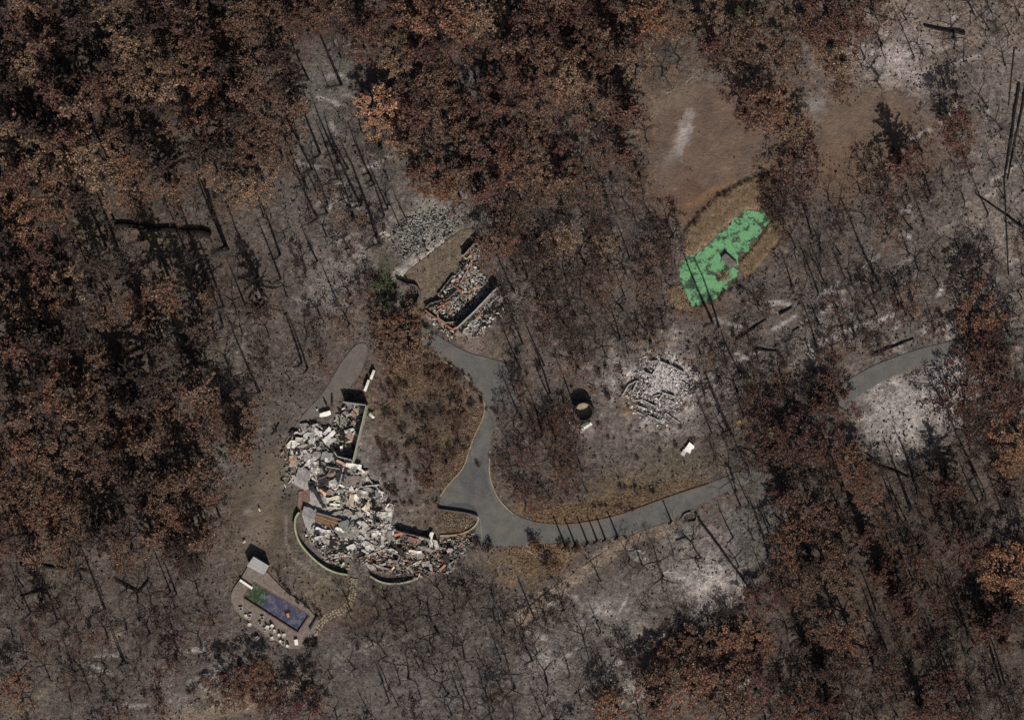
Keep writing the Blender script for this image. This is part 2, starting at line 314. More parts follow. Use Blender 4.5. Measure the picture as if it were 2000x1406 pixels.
    for (x0, x1, y0, y1, k) in ((1420, 1900, 560, 720, 26), (1040, 1450, 1060, 1380, 30), (1700, 1990, 10, 560, 26), (580, 760, 150, 620, 18), (200, 460, 1260, 1390, 10), (1690, 1880, 720, 890, 12)):
        for _ in range(k):
            x, y, a_, L_ = rs.uniform(x0, x1), rs.uniform(y0, y1), rs.choice([-.5, .3, rs.uniform(0, 3.14)]), rs.uniform(15, 55)
            sel = (np.abs(PX-x) < 70) & (np.abs(PY-y) < 70); ii = np.where(sel)
            d = segdist(PX[ii]+wx[ii]*.25, PY[ii]+wy[ii]*.25, [(x-math.cos(a_)*L_/2, y-math.sin(a_)*L_/2), (x+math.cos(a_)*L_/2, y+math.sin(a_)*L_/2)])+fhi[ii]*5
            al_ = np.clip((5.5-d)/4, 0, 1)[..., None]*rs.uniform(.35, .8); C[ii] = C[ii]*(1-al_)+np.array(W)*al_
    C *= (.86+.28*fbm(X*.05, Y*.05, 77))[..., None]
    # relief: shallow pits only, so nothing laid on the ground is pierced; hollows for pond and pool
    Z = -.28*np.clip(fbm(X*.35, Y*.35, 40, 3)*1.6-.4, 0, 1)
    for P in (DRIVE, LANE, TERR, DIRT1):
        d = segdist(PX, PY, P, True); ins = inpoly(PX, PY, P); Z = np.where(ins | (d < 6), -.10, Z)
    for P, dep, ed in ((POND_P, -1.2, 10.), (POOL_P, -2.0, 1.5)):
        d = segdist(PX, PY, P, True); ins = inpoly(PX, PY, P); Z = np.where(ins, np.maximum(dep, dep*np.clip(d/ed, 0.15, 1)), Z)
    ny, nx = X.shape; me = bpy.data.meshes.new('ground')
    V = np.stack([X, Y, Z], -1).reshape(-1, 3); I = np.arange(nx*ny).reshape(ny, nx)
    F = np.stack([I[:-1, :-1], I[:-1, 1:], I[1:, 1:], I[1:, :-1]], -1).reshape(-1, 4)
    me.vertices.add(len(V)); me.vertices.foreach_set('co', V.ravel().astype(np.float32))
    me.loops.add(F.size); me.loops.foreach_set('vertex_index', F.ravel().astype(np.int32))
    me.polygons.add(len(F)); me.polygons.foreach_set('loop_start', np.arange(0, F.size, 4, dtype=np.int32))
    me.update(calc_edges=True)
    me.polygons.foreach_set('use_smooth', np.ones(len(F), bool))
    at = me.attributes.new('col', 'FLOAT_COLOR', 'POINT')
    at.data.foreach_set('color', np.concatenate([C.reshape(-1, 3), AL.reshape(-1, 1)], 1).ravel().astype(np.float32))
    me.materials.append(GROUND); o = bpy.data.objects.new('ground', me); COL.objects.link(o); o['kind'] = 'structure'
build_ground()

def sheet(name, P, z, mat, col, kind='structure', z0=-.35):
    mb = MB(col); mb.prism([tuple(px(*p)[:2]) for p in P], z0, z, col); o = mb.build(name, mat)
    if kind: o['kind'] = kind
    return o
sheet('driveway', DRIVE, .05, ASPH, (.098, .097, .094))
sheet('west_lane', LANE, .058, ASPH, (.112, .102, .092))
sheet('dirt_lane', DIRT1, .03, GROUND, (.17, .14, .11))
def strip(name, pts, wd, z, mat, col, closed=False, kind='structure', z0=-.3):
    """a kerb or path: box pieces along px points"""
    mb = MB(col); P = [px(*p) for p in pts]
    L = []; Rr = []
    for i, p in enumerate(P):
        t = (P[min(i+1, len(P)-1)]-P[max(i-1, 0)]).normalized(); n = Vector((-t.y, t.x, 0))
        L.append(p+n*wd/2); Rr.append(p-n*wd/2)
    for i in range(len(P)-1):
        a, b, c, d = L[i], Rr[i], Rr[i+1], L[i+1]
        top = [Vector((q.x, q.y, z)) for q in (a, b, c, d)]; bot = [Vector((q.x, q.y, z0)) for q in (a, b, c, d)]
        mb.poly(top); mb.poly([bot[0], top[0], top[3], bot[3]]); mb.poly([bot[1], bot[2], top[2], top[1]])
        if i == 0: mb.poly([bot[0], bot[1], top[1], top[0]])
        if i == len(P)-2: mb.poly([bot[3], top[3], top[2], bot[2]])
    o = mb.build(name, mat)
    if kind: o['kind'] = kind
    return o
KC = (.26, .2, .14)
strip('kerb', chaikin([(860,702),(890,719),(925,749),(947,784),(947,804),(940,825),(925,854),(915,885),(905,916),(875,946),(860,969)], 2, False), .3, .17, MAT, KC)
strip('kerb', chaikin([(957,880),(955,925),(965,960),(982,985),(1003,1004)], 2, False), .3, .16, MAT, KC)
strip('kerb', chaikin([(1040,1019),(1090,1025),(1140,1021),(1207,1007),(1275,982),(1330,962),(1385,945)], 2, False), .25, .15, MAT, (.12, .07, .045))
strip('kerb', chaikin([(857,994),(880,997),(915,1001),(935,1009),(934,1018),(926,1030),(910,1040),(890,1045),(860,1046)], 2, False), .4, .3, MAT, (.3, .24, .18))
# darker patches and pale edge band in the junction
sheet('asphalt_patch', chaikin([(868,987),(890,981),(925,984),(934,1003),(900,996)], 2), .062, ASPH, (.062, .064, .066), z0=.04)
sheet('asphalt_patch', chaikin([(897,925),(912,900),(945,905),(955,950),(972,985),(950,975),(915,962),(897,945)], 2), .064, ASPH, (.076, .078, .08), z0=.04)
sheet('asphalt_patch', [(937,1012),(941,1060),(943,1060),(939,1012)], .066, ASPH, (.16, .155, .15), z0=.04)

# ------------------------------------------------------------------ trees
def branch(mb, p, d, L, r, depth, tips, spread=.6, up=.15, segs=3, minr=.02, gnarl=.28, col=None):
    pts = [p.copy()]; rad = [r]; q = p.copy(); dd = d.copy()
    for i in range(segs):
        dd = (dd+Vector([random.uniform(-gnarl, gnarl) for _ in range(3)])+Vector((0, 0, up*.35))).normalized()
        q = q+dd*L/segs; pts.append(q.copy()); rad.append(max(minr, r*(1-.5*(i+1)/segs)))
    mb.tube(pts, rad, 5 if r > .12 else 3, cap=False, col=col)
    if depth <= 0: tips.append((q, dd)); return
    for k in range(random.choice((2, 3, 3) if depth > 1 else (2, 3, 4))):
        at = random.choice(pts[-2:]) if k else pts[-1]
        side = Vector([random.gauss(0, 1) for _ in range(3)]); side = (side-dd*side.dot(dd)).normalized()
        nd = (dd+side*random.uniform(.35, 1.0)*spread*1.5); nd.z = nd.z*.75+up*.2; nd.normalize()
        branch(mb, at, nd, L*random.uniform(.6, .85), rad[-1]*.8, depth-1, tips, spread, up, segs, minr, gnarl, col)
def leaves(mb, c, n, rad, size, flat=.6):
    for _ in range(n):
        v = Vector((random.gauss(0, 1), random.gauss(0, 1), random.gauss(0, 1)*flat)); v = v.normalized()*rad*random.random()**.45
        p = c+v; s = size*random.uniform(.6, 1.4)
        a = Vector((random.gauss(0, 1), random.gauss(0, 1), random.gauss(0, .5))).normalized()
        b = a.cross(Vector((random.gauss(0, .5), random.gauss(0, .5), 1))).normalized()
        mb.poly([p-a*s*.5, p-b*s*.32, p+a*s*.5, p+b*s*.32])
def mesh_of(mb, name, mat):
    o = mb.build(name, mat); me = o.data; bpy.data.objects.remove(o); return me
LIB = {}
def lib(kind, n, fn):
    LIB[kind] = []
    for i in range(n):
        t, c = MB(), MB(); h = fn(t, c, i)
        LIB[kind].append((mesh_of(t, 'trunk', BARK), mesh_of(c, 'crown', LEAF if kind in ('oak', 'conifer', 'shrub', 'sparse') else BARK), h))
# every library tree is built about 10 m tall with a crown about 4 m in radius and scaled per instance
def f_oak(t, c, i):
    tips = []
    base = Vector((0, 0, -.3)); top = Vector((random.uniform(-.5, .5), random.uniform(-.5, .5), 3.2))
    t.tube([base, base.lerp(top, .5), top], [.38, .3, .26], 6)
    for k in range(5):
        a = k*1.257+random.uniform(-.4, .4)
        branch(t, top-Vector((0, 0, random.uniform(0, .8))), Vector((math.cos(a), math.sin(a), .9)).normalized(), 2.6, .16, 1, tips, .7)
    N = 40
    for k in range(N):
        a = random.uniform(0, 6.283); rr = math.sqrt(random.random())
        lob = 1+.22*math.sin(a*3+i)+.15*math.sin(a*5+2*i)
        R0 = 3.7*lob; p = Vector((math.cos(a)*rr*R0, math.sin(a)*rr*R0, 5.2+4.2*math.sqrt(max(0, 1-rr*rr))*random.uniform(.55, 1.05)))
        leaves(c, p, random.choice((16, 34, 50)), random.uniform(.4, .9), .32, .5)
        if rr > .6: leaves(c, p+Vector((math.cos(a), math.sin(a), -.3))*random.uniform(.5, 1.1), 16, .4, .3, .5)
    return 9.5
def f_conifer(t, c, i):
    Hh = 10.0; t.tube([(0, 0, -.3), (.05, .03, 5), (0, 0, Hh)], [.26, .17, .04], 5)
    z = 2.6; 
    while z < Hh-.2:
        f = (z-2.6)/(Hh-2.6); n = int(6-2.5*f); Rr = (3.0*(1-f)**.8+.25)
        a0 = random.uniform(0, 6.28)
        for k in range(n):
            if random.random() < .14: continue
            a = a0+k*6.283/n+random.uniform(-.3, .3); L = Rr*random.uniform(.65, 1.15); dr = random.uniform(-.1, .25)
            d = Vector((math.cos(a), math.sin(a), .15-dr)); e = Vector((0, 0, z))+d*L
            c_ = Vector((0, 0, z)); t.tube([c_, e], [.045, .02], 3, cap=False)
            m = max(2, int(L/.33))
            for j in range(m):
                q = c_.lerp(e, (j+.6)/m); leaves(c, q, 7, .2+.16*(1-j/m), .34, .4)
        z += random.uniform(.5, .8)
    return Hh
def f_bare(t, c, i):
    tips = []; base = Vector((0, 0, -.3)); lean = Vector((random.uniform(-1, 1), random.uniform(-1, 1), 0))*.9
    top = Vector((0, 0, random.uniform(2.2, 3.6)))+lean
    t.tube([base, base.lerp(top, .5)+Vector((random.uniform(-.2, .2), random.uniform(-.2, .2), 0)), top], [.24, .19, .15], 6, cap=False)
    n = random.choice((3, 4, 4, 5))
    for k in range(n):
        a = k*6.283/n+random.uniform(-.5, .5)
        d = Vector((math.cos(a), math.sin(a), random.uniform(.5, 1.1))).normalized(); m = []
        pts = [top-Vector((0, 0, random.uniform(0, .5)))]; dd = d.copy(); rad = [.12]
        for s in range(3):
            dd = (dd+Vector([random.uniform(-.3, .3) for _ in range(3)])).normalized(); pts.append(pts[-1]+dd*.85); rad.append(.12-.02*(s+1))
        t.tube(pts, rad, 5, cap=False)
        for q in (pts[1], pts[2], pts[3], pts[3]):
            side = Vector([random.gauss(0, 1) for _ in range(3)]); nd = (dd+side.normalized()*.85); nd.z = abs(nd.z)*.6+.15; nd.normalize()
            branch(c, q, nd, random.uniform(1.0, 1.9), .055, 3, m, .6, .12, 3, .012)
    return 8.5
def f_sparse(t, c, i):
    tips = []; top = Vector((random.uniform(-.4, .4), random.uniform(-.4, .4), 3.0))
    t.tube([(0, 0, -.3), top], [.33, .24], 6, cap=False)
    for k in range(5):
        a = k*1.257+random.uniform(-.4, .4)
        branch(t, top, Vector((math.cos(a), math.sin(a), random.uniform(.5, 1.1))).normalized(), 1.9, .15, 2, tips, .75, .15, 3, .03)
    for q, d in tips:
        if random.random() < .8: leaves(c, q, random.choice((8, 14, 26)), random.uniform(.35, .75), .32, .6)
    for k in range(26):
        a = random.uniform(0, 6.283); rr = math.sqrt(random.random())*3.8
        leaves(c, Vector((math.cos(a)*rr, math.sin(a)*rr, random.uniform(4.5, 7.5))), 14, .8, .28, .6)
    return 8.0
def f_snag(t, c, i):
    Hh = 10.0; bx, by = random.uniform(-.35, .35), random.uniform(-.35, .35)
    t.tube([(0, 0, -.3), (bx, by, 3.5), (bx*1.4, by*1.4, 7), (bx*.6, by*.6, Hh)], [.17, .13, .09, .03], 6)
    z = 3.0
    while z < 9.7:
        a = random.uniform(0, 6.283); L = random.uniform(.25, 1.3)*(1.25-.08*z)
        k = min(1, z/7); o = Vector((bx*1.2*k, by*1.2*k, z)); e = o+Vector((math.cos(a)*L, math.sin(a)*L, random.uniform(-.15, .15)))
        c.tube([o, e], [.03, .012], 3, cap=False); z += random.uniform(.12, .3)
    return Hh
def f_shrub(t, c, i):
    for k in range(6):
        a = random.uniform(0, 6.283); t.tube([(0, 0, -.1), (math.cos(a)*.8, math.sin(a)*.8, 1.1)], [.06, .02], 3, cap=False)
    for k in range(12):
        a = random.uniform(0, 6.283); rr = random.random()*1.0
        leaves(c, Vector((math.cos(a)*rr, math.sin(a)*rr, random.uniform(.4, 1.3))), 16, .45, .24, .7)
    return 1.6
lib('oak', 7, f_oak); lib('conifer', 6, f_conifer); lib('bare', 9, f_bare); lib('sparse', 7, f_sparse); lib('snag', 7, f_snag); lib('shrub', 5, f_shrub)

COLS = {'rust': (.150, .084, .061), 'orange': (.19, .104, .066), 'tan': (.18, .123, .088), 'brown': (.122, .079, .061), 'red': (.095, .054, .046), 'dark': (.056, .040, .036), 'black': (.022, .018, .017), 'green': (.05, .065, .035), 'salmon': (.33, .185, .125)}
CWORD = {'rust': 'rust brown', 'orange': 'bright orange', 'tan': 'pale tan', 'brown': 'dull brown', 'red': 'dark reddish', 'dark': 'blackish brown', 'black': 'charred black', 'green': 'dull green', 'salmon': 'pinkish orange'}
KWORD = {'oak': 'scorched broadleaf tree', 'conifer': 'scorched conifer', 'bare': 'leafless burned tree', 'sparse': 'half-stripped tree', 'snag': 'tall bare burned trunk', 'shrub': 'burned shrub'}
NAMES = {'oak': 'scorched_broadleaf_tree', 'conifer': 'scorched_conifer', 'bare': 'leafless_burned_tree', 'sparse': 'half_stripped_tree', 'snag': 'burned_snag', 'shrub': 'burned_shrub'}
GROUPS = {'oak': 'scorched broadleaf trees', 'conifer': 'scorched conifers', 'bare': 'leafless burned trees', 'sparse': 'half-stripped burned trees', 'snag': 'tall bare trunks of burned conifers', 'shrub': 'burned shrubs'}
TREES = []      # (kind, x px, y px of the crown or base, radius or height m, colour)
def put(kind, x, y, size, col):
    TREES.append([kind, x, y, size, col])
def place_trees():
    for k, (kind, x, y, size, col) in enumerate(TREES):
        tm, cm, h0 = LIB[kind][random.randrange(len(LIB[kind]))]
        if kind == 'snag': s = size/10.0; sz = s; sxy = max(.9, 1.35*s**.75)
        elif kind == 'conifer': sxy = size/3.1; sz = sxy*(random.uniform(1.05, 1.5) if x < 600 or y < 200 else random.uniform(.75, 1.0))
        elif kind == 'shrub': sxy = size/1.3; sz = sxy*random.uniform(.8, 1.2)
        else: sxy = size/4.1; sz = sxy*random.uniform(.68, .95)
        if 1230 < x < 1520 and 1170 < y < 1320: sz *= .55
        b = px(x, y)
        if kind not in ('snag', 'shrub'):      # the given point is the crown's centre as seen, the base stands under it
            hc = .6*h0*sz; vx = (b.x-OX)/H; vy = (b.y-OY)/H; b.x -= vx*hc; b.y -= vy*hc
        e = empty(NAMES[kind], (b.x, b.y, -.05), random.uniform(0, 6.28)); e.scale = (sxy, sxy, sz)
        e['_k'] = k
        bark = (.028, .023, .021) if kind in ('oak', 'conifer') else random.choice(((.014, .012, .012), (.018, .014, .013), (.026, .020, .018)))
        for nm, me in (('trunk', tm), ('crown' if kind != 'snag' else 'branches', cm)):
            o = bpy.data.objects.new(nm, me); COL.objects.link(o); o.parent = e
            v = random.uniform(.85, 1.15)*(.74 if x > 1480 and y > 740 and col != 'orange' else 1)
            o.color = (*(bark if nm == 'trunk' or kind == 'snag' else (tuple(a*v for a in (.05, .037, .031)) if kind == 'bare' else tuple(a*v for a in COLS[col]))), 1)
        TREES[k].append(e)

# --- trees placed one by one from the photograph
for x, y, r, c in [(40,135,5,'tan'),(225,70,4,'tan'),(265,105,5,'tan'),(285,150,5,'brown'),(315,160,6,'tan'),(395,145,6.5,'rust'),(205,195,4,'rust'),(250,210,5,'brown'),(400,235,6,'rust'),(310,270,3.5,'tan'),(60,300,6.5,'tan'),(185,290,6,'tan'),(150,320,6,'tan'),(240,320,5,'rust'),
        (215,350,6,'tan'),(110,390,6.5,'rust'),(40,430,6,'orange'),(20,380,5,'rust'),(260,365,5,'rust'),(420,340,4,'tan'),(475,370,5,'tan'),(505,360,5,'tan'),(495,130,6,'brown'),(500,40,6.5,'brown'),(540,60,5,'brown'),(480,20,5,'tan'),(520,210,5.5,'brown'),(490,260,5,'brown'),
        (60,590,6.5,'brown'),(90,590,5.5,'rust'),(125,560,5.5,'tan'),(20,590,5,'tan'),(210,605,5,'brown'),(275,585,4.5,'rust'),(340,600,3,'orange'),(130,760,7,'rust'),(175,765,5,'brown'),(250,835,5,'rust'),(110,880,6,'brown'),(60,880,5,'rust'),(70,960,6,'brown'),(100,1000,5.5,'rust'),(30,1000,5,'brown'),(430,790,4.5,'brown'),
        (190,700,3.5,'rust'),(480,815,4,'brown'),(250,1080,5,'brown'),(130,1090,4,'brown'),(330,1020,4,'rust'),(350,1010,3,'rust'),
        (765,95,4,'tan'),(780,130,4,'tan'),(745,210,5.5,'salmon'),(750,245,5,'salmon'),(725,200,4,'salmon'),(830,20,7,'rust'),(800,15,5,'rust'),(890,30,6,'rust'),(925,20,5.5,'tan'),(955,30,6,'tan'),(960,90,4.5,'brown'),(850,150,6,'brown'),(820,190,5.5,'red'),(860,230,6,'brown'),(890,270,6,'brown'),(930,200,5,'red'),(850,350,5.5,'rust'),(870,370,4,'orange'),(960,300,6,'red'),(1000,330,6,'rust'),(1060,340,5,'tan'),
        (690,20,5,'brown'),(640,30,5,'red'),(610,20,5,'brown'),(1260,30,6,'orange'),(1290,45,5.5,'orange'),(1240,20,4,'tan'),(1110,60,6,'red'),(1030,60,6,'red'),(1060,130,6,'brown'),(1110,140,6,'tan'),(1160,110,5,'red'),(1050,200,5,'brown'),(1090,170,5,'rust'),(1150,210,5,'brown'),(1240,130,4.5,'tan'),
        (1380,20,5,'tan'),(1420,70,5,'brown'),(1470,60,6,'brown'),(1460,30,4,'green'),(1460,190,6,'red'),(1500,205,6,'rust'),(1480,220,5,'red'),(1560,60,6,'brown'),(1610,30,6,'red'),(1650,60,5.5,'red'),(1620,90,5,'rust'),(1700,30,6,'red'),(1640,120,5,'tan'),(1550,240,4.5,'tan'),(1540,260,3.5,'tan'),(1860,250,6,'red'),(1880,265,4,'rust'),
        (800,670,5,'tan'),(790,640,5,'rust'),(770,690,5,'brown'),(820,690,4,'brown'),(750,640,3.5,'rust'),(960,490,5,'brown'),(990,470,4,'rust'),(1110,460,4,'tan'),(1180,480,3.5,'tan'),
        (1950,760,6.5,'red'),(1910,730,5,'red'),(1985,850,6,'orange'),(1980,890,5,'orange'),(1960,1110,6.5,'orange'),(1985,1140,6,'orange'),(1945,1150,4,'rust'),(1670,920,5,'rust'),(1660,895,4,'orange'),(1690,960,4,'rust'),(1920,600,6,'rust'),(1650,1230,6,'rust'),(1600,1210,5,'brown'),(1640,1100,6,'brown'),(1560,1130,6,'brown'),(1550,1060,6,'rust'),(1590,1010,6,'brown'),(1650,1140,4,'tan'),
        (1290,1290,5,'rust'),(1330,1280,5,'brown'),(1380,1260,5.5,'brown'),(1440,1240,5.5,'rust'),(1300,1350,6,'brown'),(1350,1350,6.5,'rust'),(1400,1330,6,'brown'),(1450,1290,6,'red'),(1470,1350,6,'red'),(1200,1390,5,'orange'),(1480,1260,4.5,'orange'),(1420,1390,6,'brown'),(1560,1380,5,'rust'),
        (440,1345,5,'red'),(470,1360,4,'rust'),(500,1320,4,'rust'),(510,1300,3,'tan'),(35,1350,5,'rust')]:
    put('oak' if (x*7+y) % 5 < 3 or c in ('salmon', 'orange') else 'conifer', x, y, r, c)
for x, y, r in [(345,1050,4.5),(350,1080,5),(370,1100,4),(80,1190,3),(1840,790,5.5),(1900,700,5.5),(1880,780,5),(1550,310,6.5),(1580,340,6.5),(1530,400,5),(1760,320,5.5),(1800,300,4),(1730,360,5),(1310,465,5),(1915,520,5),(1920,660,5),(1540,790,5.5),(1590,760,4),(1630,790,6),(1560,860,6),(1510,850,5.5),(1610,870,5),(1580,930,6),(1530,970,5),(1520,1330,5),(1480,1180,5),(1950,660,5),(1790,960,5),(1850,950,5),(1880,1080,6),(1750,1170,5),(1930,1230,6),(1700,1300,6),(1850,1350,6),(1190,1350,2.6),(540,1380,5.5),(590,1360,5),(520,1360,4),(610,1390,6),(20,60,6),(80,40,6),(150,40,6),(330,30,6),(380,80,6),(100,180,5),(170,240,5),(300,205,3.5),(30,210,4),(60,500,6),(30,520,4),(20,680,7),(70,660,7),(110,680,5),(230,740,5),(290,740,5),(230,520,5),(310,880,4),(670,65,5),(870,60,5),(600,60,4),(350,700,4),(440,840,3.5),(1390,90,4.5),(700,1100,2.2)]:
    put('sparse' if ((x+y) % 3 == 0 or (x > 1200 and (x+y) % 4)) else ('conifer' if (x+y) % 3 == 1 else 'oak'), x, y, r, 'dark' if (x+3*y) % 4 else 'red')
# tall bare trunks whose shadows show clearly: base point and height (m)
SNAGS = [(1393,632,19),(1404,640,17),(1445,727,12),(1452,812,7),(1430,850,18),(1424,842,15),(1722,565,20),(1755,597,9),(1646,604,8),(1823,628,7),(1547,560,10),(1776,500,12),(1818,380,10),(1930,417,10),(1694,660,8),(1713,613,13),(1390,845,10),(1486,812,9),(1437,957,8),
 (742,480,26),(705,400,20),(620,510,11),(508,768,19),(660,590,11),(548,545,16),(505,540,18),(480,600,12),(385,505,22),(440,480,20),(390,560,14),(365,665,13),(300,1042,27),(245,960,20),(290,1000,15),(345,1160,11),(333,1155,11),(112,1215,14),(205,1190,18),(60,1195,12),(245,1295,11),(240,1290,10),(140,1292,8),
 (795,430,9),(780,440,7),(870,260,9),(875,330,11),(830,480,5),(1225,190,8),(1230,240,8),(1110,245,7),(930,240,9),(820,1304,6),(782,1335,7),(905,1325,6),(945,1300,6),(1040,1290,13),(1060,1400,9),(1045,1210,12),(1233,1293,5),(1315,1080,6),(1500,1080,16),(1540,1160,12),(1485,1165,8),(1490,1120,7),(1750,1360,10),
 (1855,770,8),(1850,765,6),(1825,800,6),(1650,950,6),(1645,955,9),(1755,1010,14),(1770,1015,12),(1830,1010,13),(1870,1005,12),(1885,1010,14),(1910,980,12),(1920,970,10),(1855,1060,12),(1885,1070,9),(1710,1190,12),(1700,1195,9),(1760,1240,9),(1890,1240,18),(1905,1260,20),(1880,1220,14),(1650,1270,14),(1640,1250,10),(1600,1310,9),(1610,1320,9),(1960,1330,14),(1960,1380,10),(1530,1390,8),(1545,1370,9),(1560,1390,8),(1960,1090,8),
 (1120,790,12),(1090,850,13),(1060,845,14),(1085,540,9),(1030,540,14),(1220,580,8),(1180,500,8),(1050,850,10),(610,330,16),(625,300,18),(660,350,15),(680,330,14),(730,360,12),(750,420,12),(720,340,8),(640,170,5)]
for x, y, h in SNAGS: put('snag', x, y, h, 'black')
# leafless spreading trees seen clearly: crown centre, radius
for x, y, r in [(850,1245,6),(750,1285,5),(790,1330,5),(900,1290,5),(690,1310,4),(960,1210,4.5),(960,1170,4),(870,1360,5),(945,1370,5),(1000,1350,6),(1060,1330,6),(1290,1130,7),(1250,1110,5),(1365,1095,6),(1170,1140,4),(1225,1095,4.5),(1440,1110,4),(1140,1270,5),(1210,1250,3),(1430,940,5),(1380,1210,5),(1320,1200,5),(760,1190,4.5),(745,990,2.5),(870,1140,3),(985,590,4),(1000,650,4),(975,460,4.5),(1090,420,6),(1060,430,4),(1130,560,5.5),(1120,620,5),(1160,640,4.5),(1060,680,4),(1220,540,4),(1200,420,4.5),(1190,340,5),(1260,280,4),
    (1720,90,5.5),(1715,150,5),(1860,80,5.5),(1900,30,5),(1930,60,4.5),(1960,130,4),(1860,140,4.5),(1950,60,3.5),(1880,120,4),(1990,30,4),(1770,40,4),(1970,70,4),(1940,510,4.5),(1780,450,5),(1790,530,5),(1700,540,5),(1660,550,4.5),(1750,560,4),(1640,500,5),(1600,500,4.5),(1610,560,5),(1690,430,4),(1840,360,4),(1880,390,4),(1900,460,3),(1830,560,4),(1680,610,4),
    (1500,1030,4),(1520,1090,4),(1470,1060,4),(1900,920,4),(660,110,4),(650,90,3),(700,260,4),(660,230,3),(330,1230,4.5),(260,1180,5),(240,1230,4),(150,1200,4),(40,1150,4),(90,1330,4.5),(60,1390,4),(130,1370,4),(20,1250,4),(280,1110,3),(1260,1190,3.5)]:
    put('bare', x, y, r, 'black')
for x, y, r, c in [(1480,905,4,'dark'),(1505,890,4.5,'brown'),(1530,870,4.5,'dark'),(1555,850,4.5,'red'),(1580,825,4.5,'dark'),(1605,800,4.5,'dark'),(1625,780,4,'brown'),(1460,925,3.5,'dark'),(1540,900,4,'brown'),(1580,870,4,'red'),(1890,665,4,'dark'),(1920,650,4.5,'red'),(1965,650,5,'dark'),(1000,760,3.4,'dark'),(985,800,2.8,'dark'),(1020,770,3.5,'brown'),(1012,720,3,'dark'),(800,722,3.2,'brown'),(845,742,3.4,'brown'),(880,775,3.2,'brown'),(905,815,3,'brown'),(860,810,3,'dark'),(765,715,3,'tan'),(1508,400,4,'dark'),(1530,440,4,'dark'),(1515,370,4.5,'red')]: put('sparse', x, y, r, c)
for x, y, r in [(345,1060,4),(352,1080,4.5),(368,1100,3.5)]: put('oak', x, y, r, 'dark')
# regional fill
def near(x, y, dmin, kinds=None):
    for t in TREES:
        if t[0] in ('snag', 'shrub'): continue
        if (t[1]-x)**2+(t[2]-y)**2 < (dmin)**2: return True
    return False
CLEAR = [(1150,1125,65),(1640,330,40),(160,465,32),(310,450,34),(345,640,22),(435,630,22),(460,690,25),(640,175,45),(690,330,35),(640,550,40),(825,455,60),(1735,115,20),(1780,800,105),(1385,1125,55),(1190,1195,75),(1090,1310,45),(430,905,40),(1145,800,40),(1285,760,75),(1343,878,45),(1190,870,60),(1250,900,60),(1290,880,50),(1230,940,70)]
BLK = [DRIVE, DIRT1, TERR, POND_P, *RUINS.values(), [(1250,170),(1400,150),(1560,200),(1520,330),(1500,345),(1430,380),(1345,440),(1290,440),(1260,380)], [(1560,180),(1810,160),(1840,300),(1700,320),(1640,400),(1560,290)], [(560,980),(700,1120),(640,1280),(440,1250),(430,1100)], [(1060,1000),(1400,930),(1420,1000),(1100,1120),(1010,1230),(940,1120)]]
def fill(P, n, spacing, mix, rr=(3.6, 5.6), tries=14):
    P = chaikin(P, 0); xs = [p[0] for p in P]; ys = [p[1] for p in P]; c = 0
    for _ in range(n*tries):
        if c >= n: break
        x, y = random.uniform(min(xs), max(xs)), random.uniform(min(ys), max(ys))
        if not pin(x, y, P) or any(pin(x, y, Q) for Q in BLK) or any((x-a)**2+(y-b)**2 < q*q for a, b, q in CLEAR) or near(x, y, spacing): continue
        if min(float(segdist(np.array([x]), np.array([y]), Q, True)[0]) for Q in (DRIVE, RUINS['main'], RUINS['barn'], POND_P)) < 22: continue
        kind, col = random.choices([m[0] for m in mix], [m[1] for m in mix])[0]
        put(kind, x, y, random.uniform(*rr), col); c += 1
NW = [(('conifer', 'brown'), 3), (('oak', 'brown'), 2), (('conifer', 'red'), 2), (('oak', 'dark'), 2), (('conifer', 'dark'), 2.5), (('oak', 'tan'), 1), (('oak', 'rust'), 1), (('sparse', 'brown'), 1)]
fill([(-40,-40),(600,-40),(590,250),(560,330),(380,380),(220,400),(-40,480)], 66, 38, NW)
fill([(-40,480),(120,470),(240,540),(400,560),(520,600),(500,700),(380,760),(-40,780)], 30, 42, [(('conifer', 'brown'), 2), (('conifer', 'dark'), 3), (('sparse', 'dark'), 2), (('bare', 'black'), 3), (('sparse', 'brown'), 1)])
fill([(200,400),(560,400),(520,560),(380,560),(220,540)], 10, 42, [(('bare', 'black'), 3), (('sparse', 'brown'), 1)], (2.6, 4))
fill([(-40,760),(500,760),(460,900),(420,1060),(-40,1100)], 62, 37, [(('sparse', 'brown'), 2), (('conifer', 'brown'), 2), (('oak', 'brown'), 1), (('bare', 'black'), 2), (('conifer', 'dark'), 1.5), (('sparse', 'red'), 1)], (4, 6))
fill([(560,-40),(1260,-40),(1270,150),(1240,330),(1100,360),(900,390),(790,330),(780,130),(680,120)], 62, 36, [(('conifer', 'red'), 2), (('oak', 'red'), 2), (('oak', 'brown'), 2.5), (('sparse', 'red'), 1.5), (('conifer', 'brown'), 1.5), (('bare', 'black'), 1)])
fill([(880,380),(1250,330),(1330,450),(1320,650),(1230,700),(1100,740),(1020,700),(960,640),(1000,560),(950,480)], 58, 25, [(('bare', 'black'), 4), (('sparse', 'brown'), 3), (('sparse', 'dark'), 2)], (3.2, 5))
fill([(560,130),(780,130),(760,400),(740,600),(700,660),(560,780),(480,700)], 26, 42, [(('bare', 'black'), 3), (('sparse', 'dark'), 1.5), (('sparse', 'brown'), 1.5)], (3, 4.6))
fill([(1260,-40),(1760,-40),(1750,170),(1270,150)], 16, 40, [(('sparse', 'brown'), 2), (('bare', 'black'), 2), (('oak', 'brown'), 2)], (3.5, 5))
fill([(1700,-40),(2040,-40),(2040,560),(1900,560),(1850,330)], 16, 48, [(('bare', 'black'), 4), (('sparse', 'brown'), 1)], (3, 4.5))
